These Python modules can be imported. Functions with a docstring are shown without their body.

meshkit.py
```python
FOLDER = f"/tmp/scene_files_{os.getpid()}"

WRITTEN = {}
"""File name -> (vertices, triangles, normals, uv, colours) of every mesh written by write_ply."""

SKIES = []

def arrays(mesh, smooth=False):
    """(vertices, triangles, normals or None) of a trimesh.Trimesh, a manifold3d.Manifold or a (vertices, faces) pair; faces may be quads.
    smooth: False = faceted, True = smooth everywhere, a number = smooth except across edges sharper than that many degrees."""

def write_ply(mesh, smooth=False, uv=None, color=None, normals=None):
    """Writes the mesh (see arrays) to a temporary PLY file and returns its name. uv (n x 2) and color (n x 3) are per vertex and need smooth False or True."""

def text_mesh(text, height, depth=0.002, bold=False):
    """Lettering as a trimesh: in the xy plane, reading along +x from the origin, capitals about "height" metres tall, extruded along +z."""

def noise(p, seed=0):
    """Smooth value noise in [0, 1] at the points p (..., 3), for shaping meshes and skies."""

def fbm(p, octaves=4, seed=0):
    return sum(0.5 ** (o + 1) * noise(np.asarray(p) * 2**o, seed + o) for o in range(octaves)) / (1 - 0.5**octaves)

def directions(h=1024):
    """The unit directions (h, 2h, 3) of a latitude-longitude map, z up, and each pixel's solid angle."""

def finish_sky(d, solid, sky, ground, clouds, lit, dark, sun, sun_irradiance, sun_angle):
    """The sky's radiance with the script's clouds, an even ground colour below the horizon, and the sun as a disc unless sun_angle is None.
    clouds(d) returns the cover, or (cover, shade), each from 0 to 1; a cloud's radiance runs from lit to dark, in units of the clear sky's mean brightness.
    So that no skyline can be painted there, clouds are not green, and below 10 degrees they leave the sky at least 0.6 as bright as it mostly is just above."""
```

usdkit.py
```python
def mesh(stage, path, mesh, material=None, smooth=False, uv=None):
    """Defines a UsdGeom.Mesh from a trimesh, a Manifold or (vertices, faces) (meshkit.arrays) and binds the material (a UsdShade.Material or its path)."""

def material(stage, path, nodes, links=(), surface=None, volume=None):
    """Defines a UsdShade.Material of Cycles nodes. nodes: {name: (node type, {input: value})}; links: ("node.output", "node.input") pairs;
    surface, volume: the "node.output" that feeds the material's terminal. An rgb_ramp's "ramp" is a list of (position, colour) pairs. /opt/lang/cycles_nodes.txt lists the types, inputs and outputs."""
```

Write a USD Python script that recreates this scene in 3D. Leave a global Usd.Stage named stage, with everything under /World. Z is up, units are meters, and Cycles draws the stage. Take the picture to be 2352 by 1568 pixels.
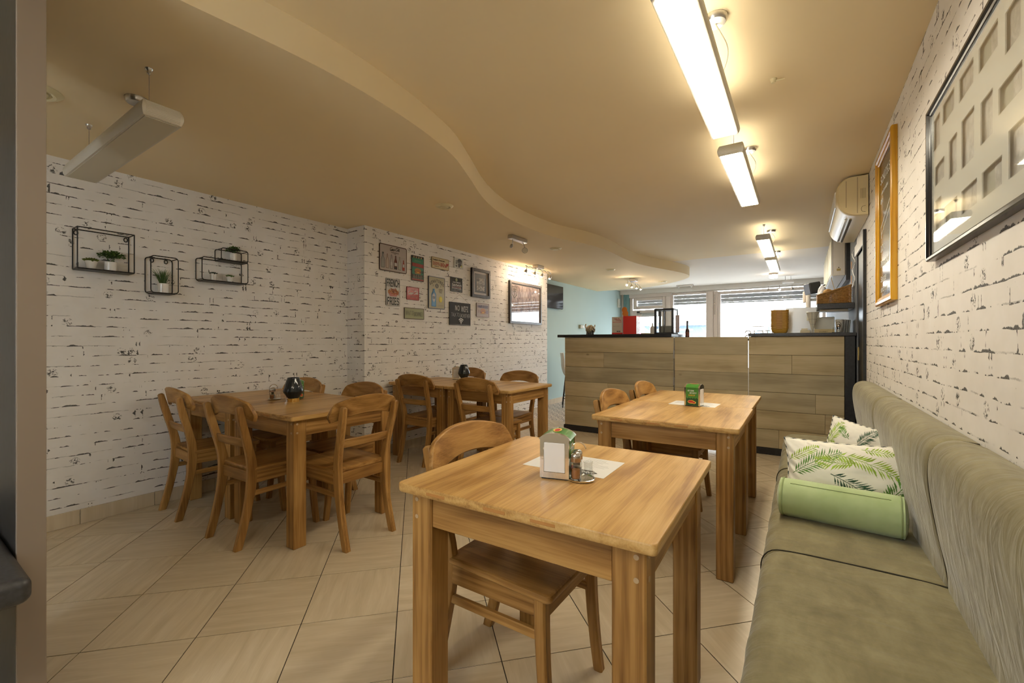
import math, random
import numpy as np
import trimesh
import shapely
from shapely import affinity
from shapely.geometry import Polygon, LineString, Point, box as sbox
from pxr import Usd, UsdGeom, UsdLux, UsdShade, Sdf, Gf, Vt
import usdkit, meshkit

stage = Usd.Stage.CreateInMemory()
UsdGeom.SetStageUpAxis(stage, 'Z')
UsdGeom.SetStageMetersPerUnit(stage, 1.0)
UsdGeom.Xform.Define(stage, '/World')
UsdGeom.Scope.Define(stage, '/World/Looks')

# ------------------------------------------------------------------ camera, sky, exposure
EYE = 1.213
cam = UsdGeom.Camera.Define(stage, '/World/camera')
cam.AddTranslateOp().Set(Gf.Vec3d(0, 0, EYE))
cam.AddRotateZOp().Set(33.62)
cam.AddRotateXOp().Set(90.0)
cam.CreateHorizontalApertureAttr(36.0)
cam.CreateFocalLengthAttr(36.0 * 1000 / 2352)
cam.CreateClippingRangeAttr(Gf.Vec2f(0.02, 500))
cam.CreateExposureAttr(0.3)
LAMP_L = 31.0
LAMP_UP = 7.0            # radiance of the fluorescent diffusers
SPOT_L = 420.0           # radiance of the halogen spot bulbs
LAMP_C = (1.0, 0.90, 0.70)
SPOT_C = (1.0, 0.74, 0.50)
sky = UsdLux.DomeLight.Define(stage, '/World/sky')
sky.CreateIntensityAttr(3.2)
sky.CreateColorAttr(Gf.Vec3f(0.88, 0.94, 1.0))

# ------------------------------------------------------------------ scene helpers
NAMES = {}
def numbered(parent, name):
    k = (parent, name)
    n = NAMES.get(k, 0)
    NAMES[k] = n + 1
    return name if n == 0 else '%s_%03d' % (name, n)

LOC = {}
def tag(p, label=None, cat=None, group=None, kind=None):
    for k, v in (('label', label), ('category', cat), ('group', group), ('kind', kind)):
        if v:
            p.SetCustomDataByKey(k, v)
    return p

def thing(name, label, cat, loc=(0, 0, 0), rotz=0, group=None, kind=None):
    path = '/World/' + numbered('/World', name)
    x = UsdGeom.Xform.Define(stage, path)
    x.AddTranslateOp().Set(Gf.Vec3d(*map(float, loc)))
    x.AddRotateZOp().Set(float(rotz))
    p = x.GetPrim()
    LOC[path] = np.array(loc, float) if rotz == 0 else None
    return tag(p, label, cat, group, kind)

def part(parent, name, mesh, mat, smooth=30, label=None, kind=None, local=False, color=None):
    """One Mesh under parent (a prim) or at top level (None). Vertices are in world metres unless local."""
    if isinstance(mesh, (list, tuple)):
        mesh = trimesh.util.concatenate(list(mesh))
    base = str(parent.GetPath()) if parent is not None else '/World'
    path = base + '/' + numbered(base, name)
    if parent is not None and not local:
        top = '/'.join(base.split('/')[:3])
        off = LOC.get(top)
        if off is not None and off.any():
            mesh = mesh.copy(); mesh.apply_translation(-off)
    m = usdkit.mesh(stage, path, mesh, mat, smooth=smooth)
    if color is not None:
        UsdGeom.PrimvarsAPI(m).CreatePrimvar('print', Sdf.ValueTypeNames.Color3fArray, 'vertex').Set(Vt.Vec3fArray.FromNumpy(np.asarray(color, np.float32)))
    return tag(m.GetPrim(), label, None, None, kind)

def single(name, mesh, mat, label, cat, group=None, kind=None, smooth=30):
    p = part(None, name, mesh, mat, smooth)
    return tag(p, label, cat, group, kind)

def struct(name, mesh, mat, smooth=30):
    return tag(part(None, name, mesh, mat, smooth), kind='structure')

def dup(root, loc, rotz, label, group=None):
    name = root.GetName()
    while name[-4:-3] == '_' and name[-3:].isdigit():
        name = name[:-4]
    path = '/World/' + numbered('/World', name)
    x = UsdGeom.Xform.Define(stage, path)
    p = x.GetPrim()
    p.GetReferences().AddInternalReference(root.GetPath())
    p.SetInstanceable(True)
    x.ClearXformOpOrder()
    x.AddTranslateOp(opSuffix='place').Set(Gf.Vec3d(*map(float, loc)))
    x.AddRotateZOp(opSuffix='place').Set(float(rotz))
    tag(p, label)
    if group:
        tag(p, group=group)
    return p

# ------------------------------------------------------------------ mesh helpers
def cat(ms):
    return trimesh.util.concatenate([m for m in ms])

def bx(x0, x1, y0, y1, z0, z1, b=0.0):
    x0, x1 = min(x0, x1), max(x0, x1); y0, y1 = min(y0, y1), max(y0, y1); z0, z1 = min(z0, z1), max(z0, z1)
    b = min(b, (x1 - x0) * .49, (y1 - y0) * .49, (z1 - z0) * .49)
    if b <= 0:
        m = trimesh.creation.box((x1 - x0, y1 - y0, z1 - z0))
        m.apply_translation(((x0 + x1) / 2, (y0 + y1) / 2, (z0 + z1) / 2))
        return m
    pts = []
    for sx, X in ((1, x0), (-1, x1)):
        for sy, Y in ((1, y0), (-1, y1)):
            for sz, Z in ((1, z0), (-1, z1)):
                pts += [(X, Y + sy * b, Z + sz * b), (X + sx * b, Y, Z + sz * b), (X + sx * b, Y + sy * b, Z)]
    return trimesh.convex.convex_hull(np.array(pts))

def rbox(x0, x1, y0, y1, z0, z1, r, n=3):
    """Rounded box: hull of eight spheres."""
    s = trimesh.creation.icosphere(n - 1, r).vertices
    pts = [s + (X, Y, Z) for X in (x0 + r, x1 - r) for Y in (y0 + r, y1 - r) for Z in (z0 + r, z1 - r)]
    return trimesh.convex.convex_hull(np.vstack(pts))

def cyl(p, q, r, n=16, r2=None):
    p, q = np.array(p, float), np.array(q, float)
    r2 = r if r2 is None else r2
    d = q - p; L = np.linalg.norm(d)
    return tube([p, q], [r, r2], n)

def tube(pts, r, n=8, caps=True):
    P = np.asarray(pts, float); k = len(P)
    r = np.full(k, r) if np.ndim(r) == 0 else np.asarray(r, float)
    T = np.gradient(P, axis=0); T /= np.linalg.norm(T, axis=1)[:, None] + 1e-12
    ref = np.array([0, 0, 1.0]) if abs(T[0, 2]) < .9 else np.array([1.0, 0, 0])
    a = np.linspace(0, 2 * np.pi, n, endpoint=False)
    V = []; u = ref - T[0] * (ref @ T[0]); u /= np.linalg.norm(u)
    for i in range(k):
        u = u - T[i] * (u @ T[i]); u /= np.linalg.norm(u) + 1e-12
        w = np.cross(T[i], u)
        V.append(P[i] + r[i] * (np.cos(a)[:, None] * u + np.sin(a)[:, None] * w))
    return loft(V, caps)

def loft(rings, caps=True, closed=True):
    """Rings with equal counts joined into a tube."""
    k, n = len(rings), len(rings[0])
    V = np.vstack(rings); F = []
    i = np.arange(k - 1)[:, None] * n; j = np.arange(n)[None, :]; jn = (j + 1) % n
    A, B, C_, D = (i + j).ravel(), (i + jn).ravel(), (i + n + jn).ravel(), (i + n + j).ravel()
    F = np.vstack([np.stack([A, B, C_], 1), np.stack([A, C_, D], 1)])
    if caps:
        V = np.vstack([V, rings[0].mean(0), rings[-1].mean(0)])
        j = np.arange(n)
        F = np.vstack([F, np.stack([np.full(n, k * n), (j + 1) % n, j], 1), np.stack([np.full(n, k * n + 1), (k - 1) * n + j, (k - 1) * n + (j + 1) % n], 1)])
    m = trimesh.Trimesh(V, F, process=False)
    if m.volume < 0:
        m.invert()
    return m

def lathe(prof, at=(0, 0, 0), n=32):
    """prof: (r, z) pairs from bottom to top."""
    a = np.linspace(0, 2 * np.pi, n, endpoint=False)
    rings = [np.stack([max(r, 1e-4) * np.cos(a) + at[0], max(r, 1e-4) * np.sin(a) + at[1], np.full(n, z + at[2])], 1) for r, z in prof]
    return loft(rings)

def extr(poly, h, z0=0.0):
    g = [x for x in getattr(poly, 'geoms', [poly]) if x.geom_type == 'Polygon' and x.area > 1e-9]
    m = cat([trimesh.creation.extrude_polygon(x, h, engine='earcut') for x in g])
    m.apply_translation((0, 0, z0))
    return m

def frame_m(origin, right, up):
    r, u = np.array(right, float), np.array(up, float)
    M = np.eye(4); M[:3, 0], M[:3, 1], M[:3, 2], M[:3, 3] = r, u, np.cross(r, u), origin
    return M

def moved(m, M):
    m = m.copy(); m.apply_transform(M); return m

def rotz(m, deg, about=(0, 0, 0)):
    m = m.copy(); m.apply_transform(trimesh.transformations.rotation_matrix(math.radians(deg), (0, 0, 1), about)); return m

TXT = {}
def txt(s, h, cx=0, cy=0, w=None, bold=True, depth=.0005, shear=0, tall=None):
    """Lettering centred at (cx, cy), capitals h tall, squeezed or stretched to width w."""
    k = (s, bold)
    if k not in TXT:
        TXT[k] = meshkit.text_mesh(s, 0.1, depth=.001, bold=bold)
    m = TXT[k].copy()
    lo, hi = m.bounds
    m.apply_translation(-(lo + hi) / 2 * (1, 1, 0))
    sy = h / 0.1 if tall is None else tall / (hi[1] - lo[1])
    sx = sy if w is None else w / (hi[0] - lo[0])
    m.apply_scale((sx, sy, depth / .001))
    if shear:
        m.vertices[:, 0] += shear * m.vertices[:, 1]
    m.apply_translation((cx, cy, 0))
    return m

def spline(pts, n):
    from scipy.interpolate import CubicSpline
    pts = np.asarray(pts, float)
    d = np.r_[0, np.cumsum(np.linalg.norm(np.diff(pts, axis=0), axis=1))]
    return CubicSpline(d, pts)(np.linspace(0, d[-1], n))

# ------------------------------------------------------------------ materials
class Ref:
    def __init__(s, g, o): s.g, s.o = g, o
class G:
    """A small writer of Cycles node graphs."""
    def __init__(s): s.n, s.l = {}, []
    def __call__(s, kind, out='color', **kw):
        name = 'n%02d' % len(s.n); s.n[name] = (kind, {})
        for k, v in kw.items():
            if isinstance(v, Ref): s.l.append((v.o, name + '.' + k))
            else: s.n[name][1][k] = v
        return Ref(s, name + '.' + out)
    def other(s, ref, out): return Ref(s, ref.o.split('.')[0] + '.' + out)
    def m(s, op, a, b=0.0, c=0.0, clamp=False):
        return s('math', 'value', math_type=op, value1=a, value2=b, value3=c, use_clamp=clamp)
    def noise(s, vec, scale, detail=3.0, rough=.55, dist=0.0):
        return s('noise_texture', 'fac', vector=vec, scale=scale, detail=detail, roughness=rough, distortion=dist)
    def scaled(s, vec, sc, loc=(0, 0, 0)):
        return s('mapping', 'vector', mapping_type='point', vector=vec, scale=sc, location=loc)
    def ramp(s, f, stops): return s('rgb_ramp', 'color', fac=f, ramp=stops)
    def mix(s, f, a, b, kind='mix'): return s('mix', 'color', mix_type=kind, fac=f, color1=a, color2=b)
    def step(s, v, a, b): return s('map_range', 'result', range_type='smoothstep', value=v, from_min=a, from_max=b, to_min=0.0, to_max=1.0)
    def obj(s): return s('texture_coordinate', 'object')
    def pos(s): return s('geometry', 'position')
    def rand(s): return s('object_info', 'random')
    def bump(s, h, strength=.3, dist=.002): return s('bump', 'normal', height=h, strength=strength, distance=dist)
    def done(s, name, surf):
        return usdkit.material(stage, '/World/Looks/' + name, s.n, s.l, surface=surf.o)
    def bsdf(s, **kw): return s('principled_bsdf', 'BSDF', **kw)

MATS = {}
def flat(rgb, rough=.5, metal=0.0, name=None, **kw):
    k = (tuple(np.round(rgb, 3)), rough, metal, tuple(sorted(kw.items())))
    if k not in MATS:
        g = G()
        MATS[k] = g.done('paint_%03d' % len(MATS), g.bsdf(base_color=tuple(rgb), roughness=rough, metallic=metal, **kw))
    return MATS[k]

def emit(name, rgb, strength):
    g = G(); return g.done(name, g('emission', 'emission', color=rgb, strength=strength))

def speckled(name, a, b, scale=20, rough=.6, bump=0.0, detail=4, stretch=(1, 1, 1), metal=0.0, **kw):
    g = G(); v = g.scaled(g.obj(), stretch)
    f = g.noise(v, scale, detail)
    c = g.ramp(f, [(.3, a), (.7, b)])
    kw2 = dict(kw)
    if bump: kw2['normal'] = g.bump(f, bump, .003)
    return g.done(name, g.bsdf(base_color=c, roughness=rough, metallic=metal, **kw2))

def wood(name, axis, dark, mid, light, scale=1.0, rough=.42, bump=.15, knots=.0):
    """Teak: long grain along axis, growth figure and fine pores."""
    g = G(); o = g.obj()
    r = g.m('multiply', g.rand(), 37.0)
    off = g('combine_xyz', 'vector', x=r, y=r, z=r)
    v = g('mapping', 'vector', mapping_type='point', vector=o, location=off)
    sc = [14.0, 14.0, 14.0]; sc[axis] = 1.3
    fine = [190.0, 190.0, 190.0]; fine[axis] = 5.0
    big = g.noise(g.scaled(v, tuple(x * scale for x in sc)), 1.0, 4, .55, 1.1)
    fig = g('wave_texture', 'fac', wave_type='bands', bands_direction='xyz'[(axis + 1) % 3], vector=g.scaled(v, tuple(x * scale * .35 for x in sc)), scale=2.2, distortion=9.0, detail=3.0, detail_scale=.8)
    pores = g.noise(g.scaled(v, fine), 1.0, 2, .6)
    patch = g.noise(v, 3.1, 2)
    t = g.m('add', g.m('multiply', big, .52), g.m('add', g.m('multiply', fig, .16), g.m('multiply', pores, .32)))
    t = g.m('add', t, g.m('multiply', g.m('subtract', patch, .5), .35))
    c = g.ramp(t, [(.30, dark), (.50, mid), (.72, light)])
    if knots:
        vo = g('voronoi_texture', 'distance', vector=g.scaled(v, tuple(.55 if i == axis else 1.0 for i in range(3))), scale=5.0)
        k = g.step(vo, .10, .03)
        c = g.mix(g.m('multiply', k, knots), c, tuple(x * .35 for x in dark))
    n = g.bump(g.m('add', pores, g.m('multiply', big, .5)), bump, .0015)
    return g.done(name, g.bsdf(base_color=c, roughness=rough, normal=n, specular_ior_level=.4))

TD, TM, TL = (.19, .085, .020), (.36, .185, .052), (.52, .30, .10)
teak = [wood('teak_' + 'xyz'[i], i, TD, TM, TL) for i in range(3)]
TD2, TM2, TL2 = (.34, .175, .050), (.56, .335, .115), (.70, .47, .20)
teak_top = [wood('teak_top_' + 'xy'[i], i, TD2, TM2, TL2, rough=.36) for i in range(2)]
teak_edge = wood('teak_edge', 0, (.13, .06, .03), (.26, .13, .06), (.40, .22, .10), scale=2.0)
plank_mats = [wood('spruce_%d' % i, 0, d, m, l, scale=.55, rough=.7, bump=.1, knots=.7) for i, (d, m, l) in enumerate([
    ((.34, .27, .155), (.46, .38, .23), (.54, .45, .29)), ((.30, .25, .155), (.41, .345, .22), (.49, .415, .27)), ((.38, .30, .17), (.50, .41, .25), (.58, .48, .31))])]

def wallpaper():
    """White brick print: dark broken strokes under and beside irregular bricks, the rest off white."""
    g = G(); p = g.pos()
    x, y, z = (g.other(g('separate_xyz', 'x', vector=p), k) for k in 'xyz')
    u = g.m('add', x, y)
    uv0 = g('combine_xyz', 'vector', x=u, y=z, z=0.0)
    wob = g.m('multiply', g.m('subtract', g.noise(uv0, 7.0, 2), .5), .016)
    z = g.m('add', z, wob)
    h, L = .0655, .235
    row = g.m('floor', g.m('divide', z, h)); fv = g.m('fraction', g.m('divide', z, h))
    off = g('white_noise_texture', 'value', dimensions='1D', w=row)
    ub = g.m('add', g.m('divide', u, L), g.m('multiply', off, 9.0))
    ub = g.m('add', ub, g.m('multiply', g.m('subtract', g.noise(g('combine_xyz', 'vector', x=g.m('floor', ub), y=row, z=3.1), .91, 0), .5), .5))
    br = g.m('floor', ub); fu = g.m('fraction', ub)
    idv = g('combine_xyz', 'vector', x=br, y=row, z=0.5)
    r1 = g('white_noise_texture', 'value', dimensions='3D', vector=idv)
    rv = g('combine_xyz', 'vector', x=g.m('multiply', u, 1.0), y=g.m('multiply', row, 3.37), z=0.0)
    edge = g.m('multiply', g.m('subtract', g.noise(uv0, 95.0, 2), .5), .10)
    fvj = g.m('add', fv, edge)
    # stroke along the foot of the brick; it swells and fades along its length
    n1 = g.noise(rv, 11.0, 3, .65)
    t1 = g.m('multiply', g.m('subtract', n1, .50), .95)
    t1 = g.m('minimum', t1, .17)
    foot = g.step(g.m('subtract', g.m('add', t1, .045), fvj), 0.0, .055)
    foot = g.m('multiply', foot, g.step(n1, .50, .53))
    # thin hair line
    n1b = g.noise(rv, 5.0, 3, .6)
    hair = g.m('multiply', g.step(g.m('absolute', g.m('subtract', fvj, .06)), .055, .02), g.m('multiply', g.step(n1b, .50, .60), .40))
    # heads
    end = g.m('minimum', fu, g.m('subtract', 1.0, fu))
    rv2 = g('combine_xyz', 'vector', x=g.m('multiply', br, 5.7), y=g.m('multiply', g.m('add', z, g.m('multiply', row, .31)), 1.0), z=1.7)
    n2 = g.noise(rv2, 24.0, 2)
    head = g.m('multiply', g.step(g.m('subtract', g.m('multiply', g.m('subtract', n2, .50), .30), g.m('add', end, g.m('multiply', edge, .2))), 0.0, .02), g.step(r1, .45, .5))
    # torn patches in some bricks' corners
    blot = g.step(g.noise(uv0, 60.0, 5, .72, .6), .50, .56)
    cx = g.m('subtract', fu, g.m('add', .12, g.m('multiply', r1, .75)))
    dist = g.m('sqrt', g.m('add', g.m('power', g.m('multiply', cx, 3.6), 2.0), g.m('power', g.m('subtract', fv, .45), 2.0)))
    pick = g('white_noise_texture', 'value', dimensions='3D', vector=g('combine_xyz', 'vector', x=row, y=br, z=7.5))
    blot = g.m('multiply', g.m('multiply', blot, g.step(dist, .46, .30)), g.step(pick, .74, .75))
    speck = g.m('multiply', g.step(g.noise(uv0, 130.0, 2, .6), .70, .74), g.step(g.noise(uv0, 9.0, 1), .50, .62))
    d = g.m('maximum', g.m('maximum', foot, head), g.m('maximum', blot, g.m('maximum', g.m('multiply', speck, .7), hair)))
    grain = g.noise(uv0, 420.0, 2, .6)
    d = g.m('multiply', d, g.step(grain, .30, .46))
    base = g.ramp(g.noise(uv0, 6.0, 4, .6), [(.3, (.765, .735, .70)), (.7, (.83, .805, .78))])
    c = g.mix(d, base, (.045, .043, .040))
    return g.done('brick_wallpaper', g.bsdf(base_color=c, roughness=.62, specular_ior_level=.3))
paper = wallpaper()

def tile_mat(name, k):
    g = G(); o = g.pos()
    a = math.radians(46.0)
    v = g('vector_rotate', 'vector', rotate_type='z_axis', vector=o, angle=a + k * math.pi / 2)
    r = g.m('multiply', g.rand(), 31.0)
    v2 = g('mapping', 'vector', mapping_type='point', vector=v, scale=(3.0, 26.0, 1.0), location=g('combine_xyz', 'vector', x=r, y=r, z=0.0))
    f = g.noise(v2, 1.0, 5, .6, .5)
    c = g.ramp(f, [(.25, (.545, .445, .300)), (.55, (.615, .51, .36)), (.8, (.68, .585, .44))])
    tone = g.m('add', .96, g.m('multiply', g.rand(), .08))
    c = g.mix(1.0, c, g('combine_xyz', 'vector', x=tone, y=tone, z=tone), 'multiply')
    rough = g.m('add', .24, g.m('multiply', f, .14))
    return g.done(name, g.bsdf(base_color=c, roughness=rough, specular_ior_level=.45))
tile_mats = [tile_mat('floor_tile_a', 0), tile_mat('floor_tile_b', 1)]
grout = flat((.075, .060, .045), .9)

def cement_tile():
    """Patterned cement tile: dark scrolls and rosettes on cream, repeating each 20 cm."""
    g = G(); p = g.pos()
    s = g('separate_xyz', 'x', vector=p); x, y = s, g.other(s, 'y')
    fx = g.m('subtract', g.m('fraction', g.m('divide', x, .2)), .5); fy = g.m('subtract', g.m('fraction', g.m('divide', y, .2)), .5)
    ax, ay = g.m('absolute', fx), g.m('absolute', fy)
    r = g.m('sqrt', g.m('add', g.m('multiply', fx, fx), g.m('multiply', fy, fy)))
    th = g.m('arctan2', fy, fx)
    pet = g.m('add', .26, g.m('multiply', g.m('cosine', g.m('multiply', th, 8.0)), .09))
    ring = g.step(g.m('absolute', g.m('subtract', r, pet)), .045, .03)
    cx, cy = g.m('subtract', .5, ax), g.m('subtract', .5, ay)
    rc = g.m('sqrt', g.m('add', g.m('multiply', cx, cx), g.m('multiply', cy, cy)))
    ring2 = g.step(g.m('absolute', g.m('subtract', rc, .2)), .045, .03)
    dot = g.step(r, .10, .08)
    d = g.m('maximum', ring, g.m('maximum', ring2, dot))
    c = g.mix(d, (.62, .54, .47), (.09, .085, .085))
    return g.done('cement_tile', g.bsdf(base_color=c, roughness=.45))
cement = cement_tile()

def plaster(name, rgb, var=.03, bump=.03):
    g = G(); f = g.noise(g.pos(), 1.6, 3)
    c = g.ramp(f, [(.3, tuple(x * (1 - var) for x in rgb)), (.7, rgb)])
    n = g.bump(g.noise(g.pos(), 160.0, 2), bump, .001)
    return g.done(name, g.bsdf(base_color=c, roughness=.75, normal=n, specular_ior_level=.25))
ceil_mat = plaster('ceiling_paint', (.84, .70, .46))
ceil_back = plaster('ceiling_paint_back', (.80, .74, .66))
blue_mat = plaster('blue_paint', (.46, .60, .60))
teal_mat = plaster('teal_paint', (.19, .34, .34))
white_wall = plaster('white_wall', (.74, .71, .66))
white_lac = flat((.78, .75, .71), .35)
pvc = flat((.70, .62, .56), .35)
black_lac = speckled('black_lacquer', (.010, .010, .011), (.022, .022, .024), 40, .42)
dark_slab = speckled('dark_slab', (.030, .030, .033), (.055, .055, .060), 90, .38)
chrome = flat((.78, .77, .75), .12, 1.0)
steel = flat((.58, .57, .55), .28, 1.0)
alu = flat((.62, .60, .55), .38, .9)
brass = flat((.85, .60, .20), .2, 1.0)
wire_black = flat((.012, .011, .012), .45)
paper_white = flat((.82, .82, .84), .7)
ceramic = flat((.80, .77, .72), .18)
cream_plastic = flat((.76, .64, .38), .30)

def pane_mat(name, tint=(.97, .99, .99), rough=0.0, k=1.0):
    g = G()
    lw = g('layer_weight', 'facing', blend=.5)
    f = g.m('add', .04, g.m('multiply', g.m('power', lw, 5.0), .9))
    return g.done(name, g('mix_closure', 'closure', fac=g.m('multiply', f, k, clamp=True), closure1=g('transparent_bsdf', 'BSDF', color=tint), closure2=g('glossy_bsdf', 'BSDF', color=(1, 1, 1), roughness=rough)))
pane = pane_mat('window_pane')
clear = pane_mat('thin_glass', (.96, .97, .97), .02, 1.0)
smoke_pane = pane_mat('smoked_glass', (.10, .12, .14), .04, 2.4)

def print_mat(name, rough=.6, sheen=0.0):
    g = G(); a = g('attribute', 'color', attribute='print')
    n = g.bump(g.noise(g.obj(), 900.0, 2), .15, .0005)
    return g.done(name, g.bsdf(base_color=a, roughness=rough, sheen_weight=sheen, normal=n))
cloth_print = print_mat('printed_cloth', .85, .1)
card_print = print_mat('printed_card', .4)

def suede(name, a, b, c3):
    g = G(); o = g.pos()
    f1 = g.noise(g.scaled(o, (1.0, 1.0, 1.0)), 5.5, 5, .62, .8)
    f2 = g.noise(g.scaled(o, (1.0, .45, .8)), 26.0, 4, .6)
    f = g.m('add', g.m('multiply', f1, .62), g.m('multiply', f2, .38))
    c = g.ramp(f, [(.34, a), (.5, b), (.66, c3)])
    w = g.noise(g.scaled(o, (.7, 2.6, 1.0)), 5.0, 3, .5, 1.5)
    n = g.bump(g.m('add', g.m('multiply', w, 1.0), g.m('multiply', g.noise(o, 500.0, 2), .02)), .5, .012)
    return g.done(name, g.bsdf(base_color=c, roughness=.8, sheen_weight=.25, sheen_roughness=.4, normal=n, specular_ior_level=.25))
suede_mat = suede('bench_suede', (.165, .140, .072), (.225, .195, .105), (.295, .262, .150))
green_suede = speckled('green_suede', (.36, .47, .22), (.45, .56, .30), 9, .85, .06, sheen_weight=.3)
lamp_on = emit('lamp_on', LAMP_C, LAMP_L)
lamp_up = emit('lamp_up', LAMP_C, LAMP_UP)
bulb_on = emit('bulb_on', SPOT_C, SPOT_L)
diffuser_off = flat((.62, .58, .47), .5)
lamp_body_mat = flat((.66, .63, .56), .45, .35)

# ================================================================== THE ROOM
XL, XL2, XL3, XR = -4.0, -3.72, -4.03, 0.45     # left wall, its thicker part, the blue wall, right wall
Y0, YW = -2.2, 11.37                            # wall behind the camera, window wall
ZL, ZH = 2.403, 2.558                           # lowered and upper ceiling

# floor: 40 cm tiles laid diagonally, patterned cement tiles beyond
floor = tag(UsdGeom.Xform.Define(stage, '/World/floor').GetPrim(), kind='structure')
LOC['/World/floor'] = np.zeros(3)
part(floor, 'screed', bx(XL3 - .1, XR + .1, Y0 - .1, YW + .2, -.12, -.0025), grout, False)
fw = np.array([-math.sin(math.radians(33.62)), math.cos(math.radians(33.62))])
ga = .2171
gy = np.array([fw[0] * math.cos(ga) - fw[1] * math.sin(ga), fw[0] * math.sin(ga) + fw[1] * math.cos(ga)])
gx = np.array([gy[1], -gy[0]])
T = .4
org = -T * (4.2049 * gx - 8.0525 * gy)
YP = 5.95
room_poly = shapely.union_all([sbox(XL, Y0, XR, 2.87), sbox(XL2, 2.87, XR, YP)])
k = 0
for i in range(-14, 16):
    for j in range(-18, 20):
        g_ = .0022
        c = [org + T * ((i + a) * gx + (j + b) * gy) for a, b in ((0, 0), (1, 0), (1, 1), (0, 1))]
        q = Polygon(c).buffer(-g_, join_style=2).intersection(room_poly)
        if q.is_empty or q.area < 4e-4:
            continue
        part(floor, 'tile', extr(q, .02, -.02), tile_mats[(i + j) % 2], False)
# the patterned tiles that show beside the counter, and the slab that goes on behind it
for i in range(7):
    for j in range(11):
        x0, y0 = XL3 + .2 * i, YP + .003 + .2 * j
        q = sbox(x0 + .001, y0 + .001, x0 + .199, y0 + .199)
        if y0 < 6.71:
            q = q.intersection(sbox(XL2, 0, 9, 20))
        if not q.is_empty:
            part(floor, 'patterned_tile', extr(q, .02, -.02), cement, False)
part(floor, 'rear_slab', cat([extr(sbox(XL3 + 1.4, YP + .003, XR, YW), .02, -.02), extr(sbox(XL3, YP + 2.205, XL3 + 1.4, YW), .02, -.02)]), cement, False)

struct('wall_left', bx(XL - .15, XL, Y0, 2.87, 0, ZL + .3), paper, False)
struct('wall_left_thick', bx(XL3 - .15, XL2, 2.87, 6.71, 0, ZL + .3), paper, False)
struct('wall_left_blue', bx(XL3 - .15, XL3, 6.71, YW + .2, 0, ZH + .2), blue_mat, False)
DY0, DY1, DZ = 4.66, 5.415, 2.05
struct('wall_right', cat([bx(XR, XR + .16, Y0, DY0, 0, ZH + .2), bx(XR, XR + .16, DY0, DY1, DZ, ZH + .2)]), paper, False)
struct('wall_right_rear', bx(XR, XR + .16, DY1, YW + .2, 0, ZH + .2), plaster('grey_wall', (.16, .17, .19)), False)
FW = (-2.0, -.7, 1.15, 2.10)                     # street window behind the camera
struct('wall_front', cat([bx(XL - .15, FW[0], Y0 - .15, Y0, 0, ZH + .2), bx(FW[1], XR + .16, Y0 - .15, Y0, 0, ZH + .2), bx(FW[0], FW[1], Y0 - .15, Y0, 0, FW[2]), bx(FW[0], FW[1], Y0 - .15, Y0, FW[3], ZH + .2)]), white_wall, False)
struct('ceiling', cat([bx(XL3 - .15, XR + .16, Y0 - .15, 7.6, ZH, ZH + .15)]), ceil_mat, False)
struct('ceiling_rear', bx(XL3 - .15, XR + .16, 7.6, YW + .3, ZH, ZH + .15), ceil_back, False)
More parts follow.
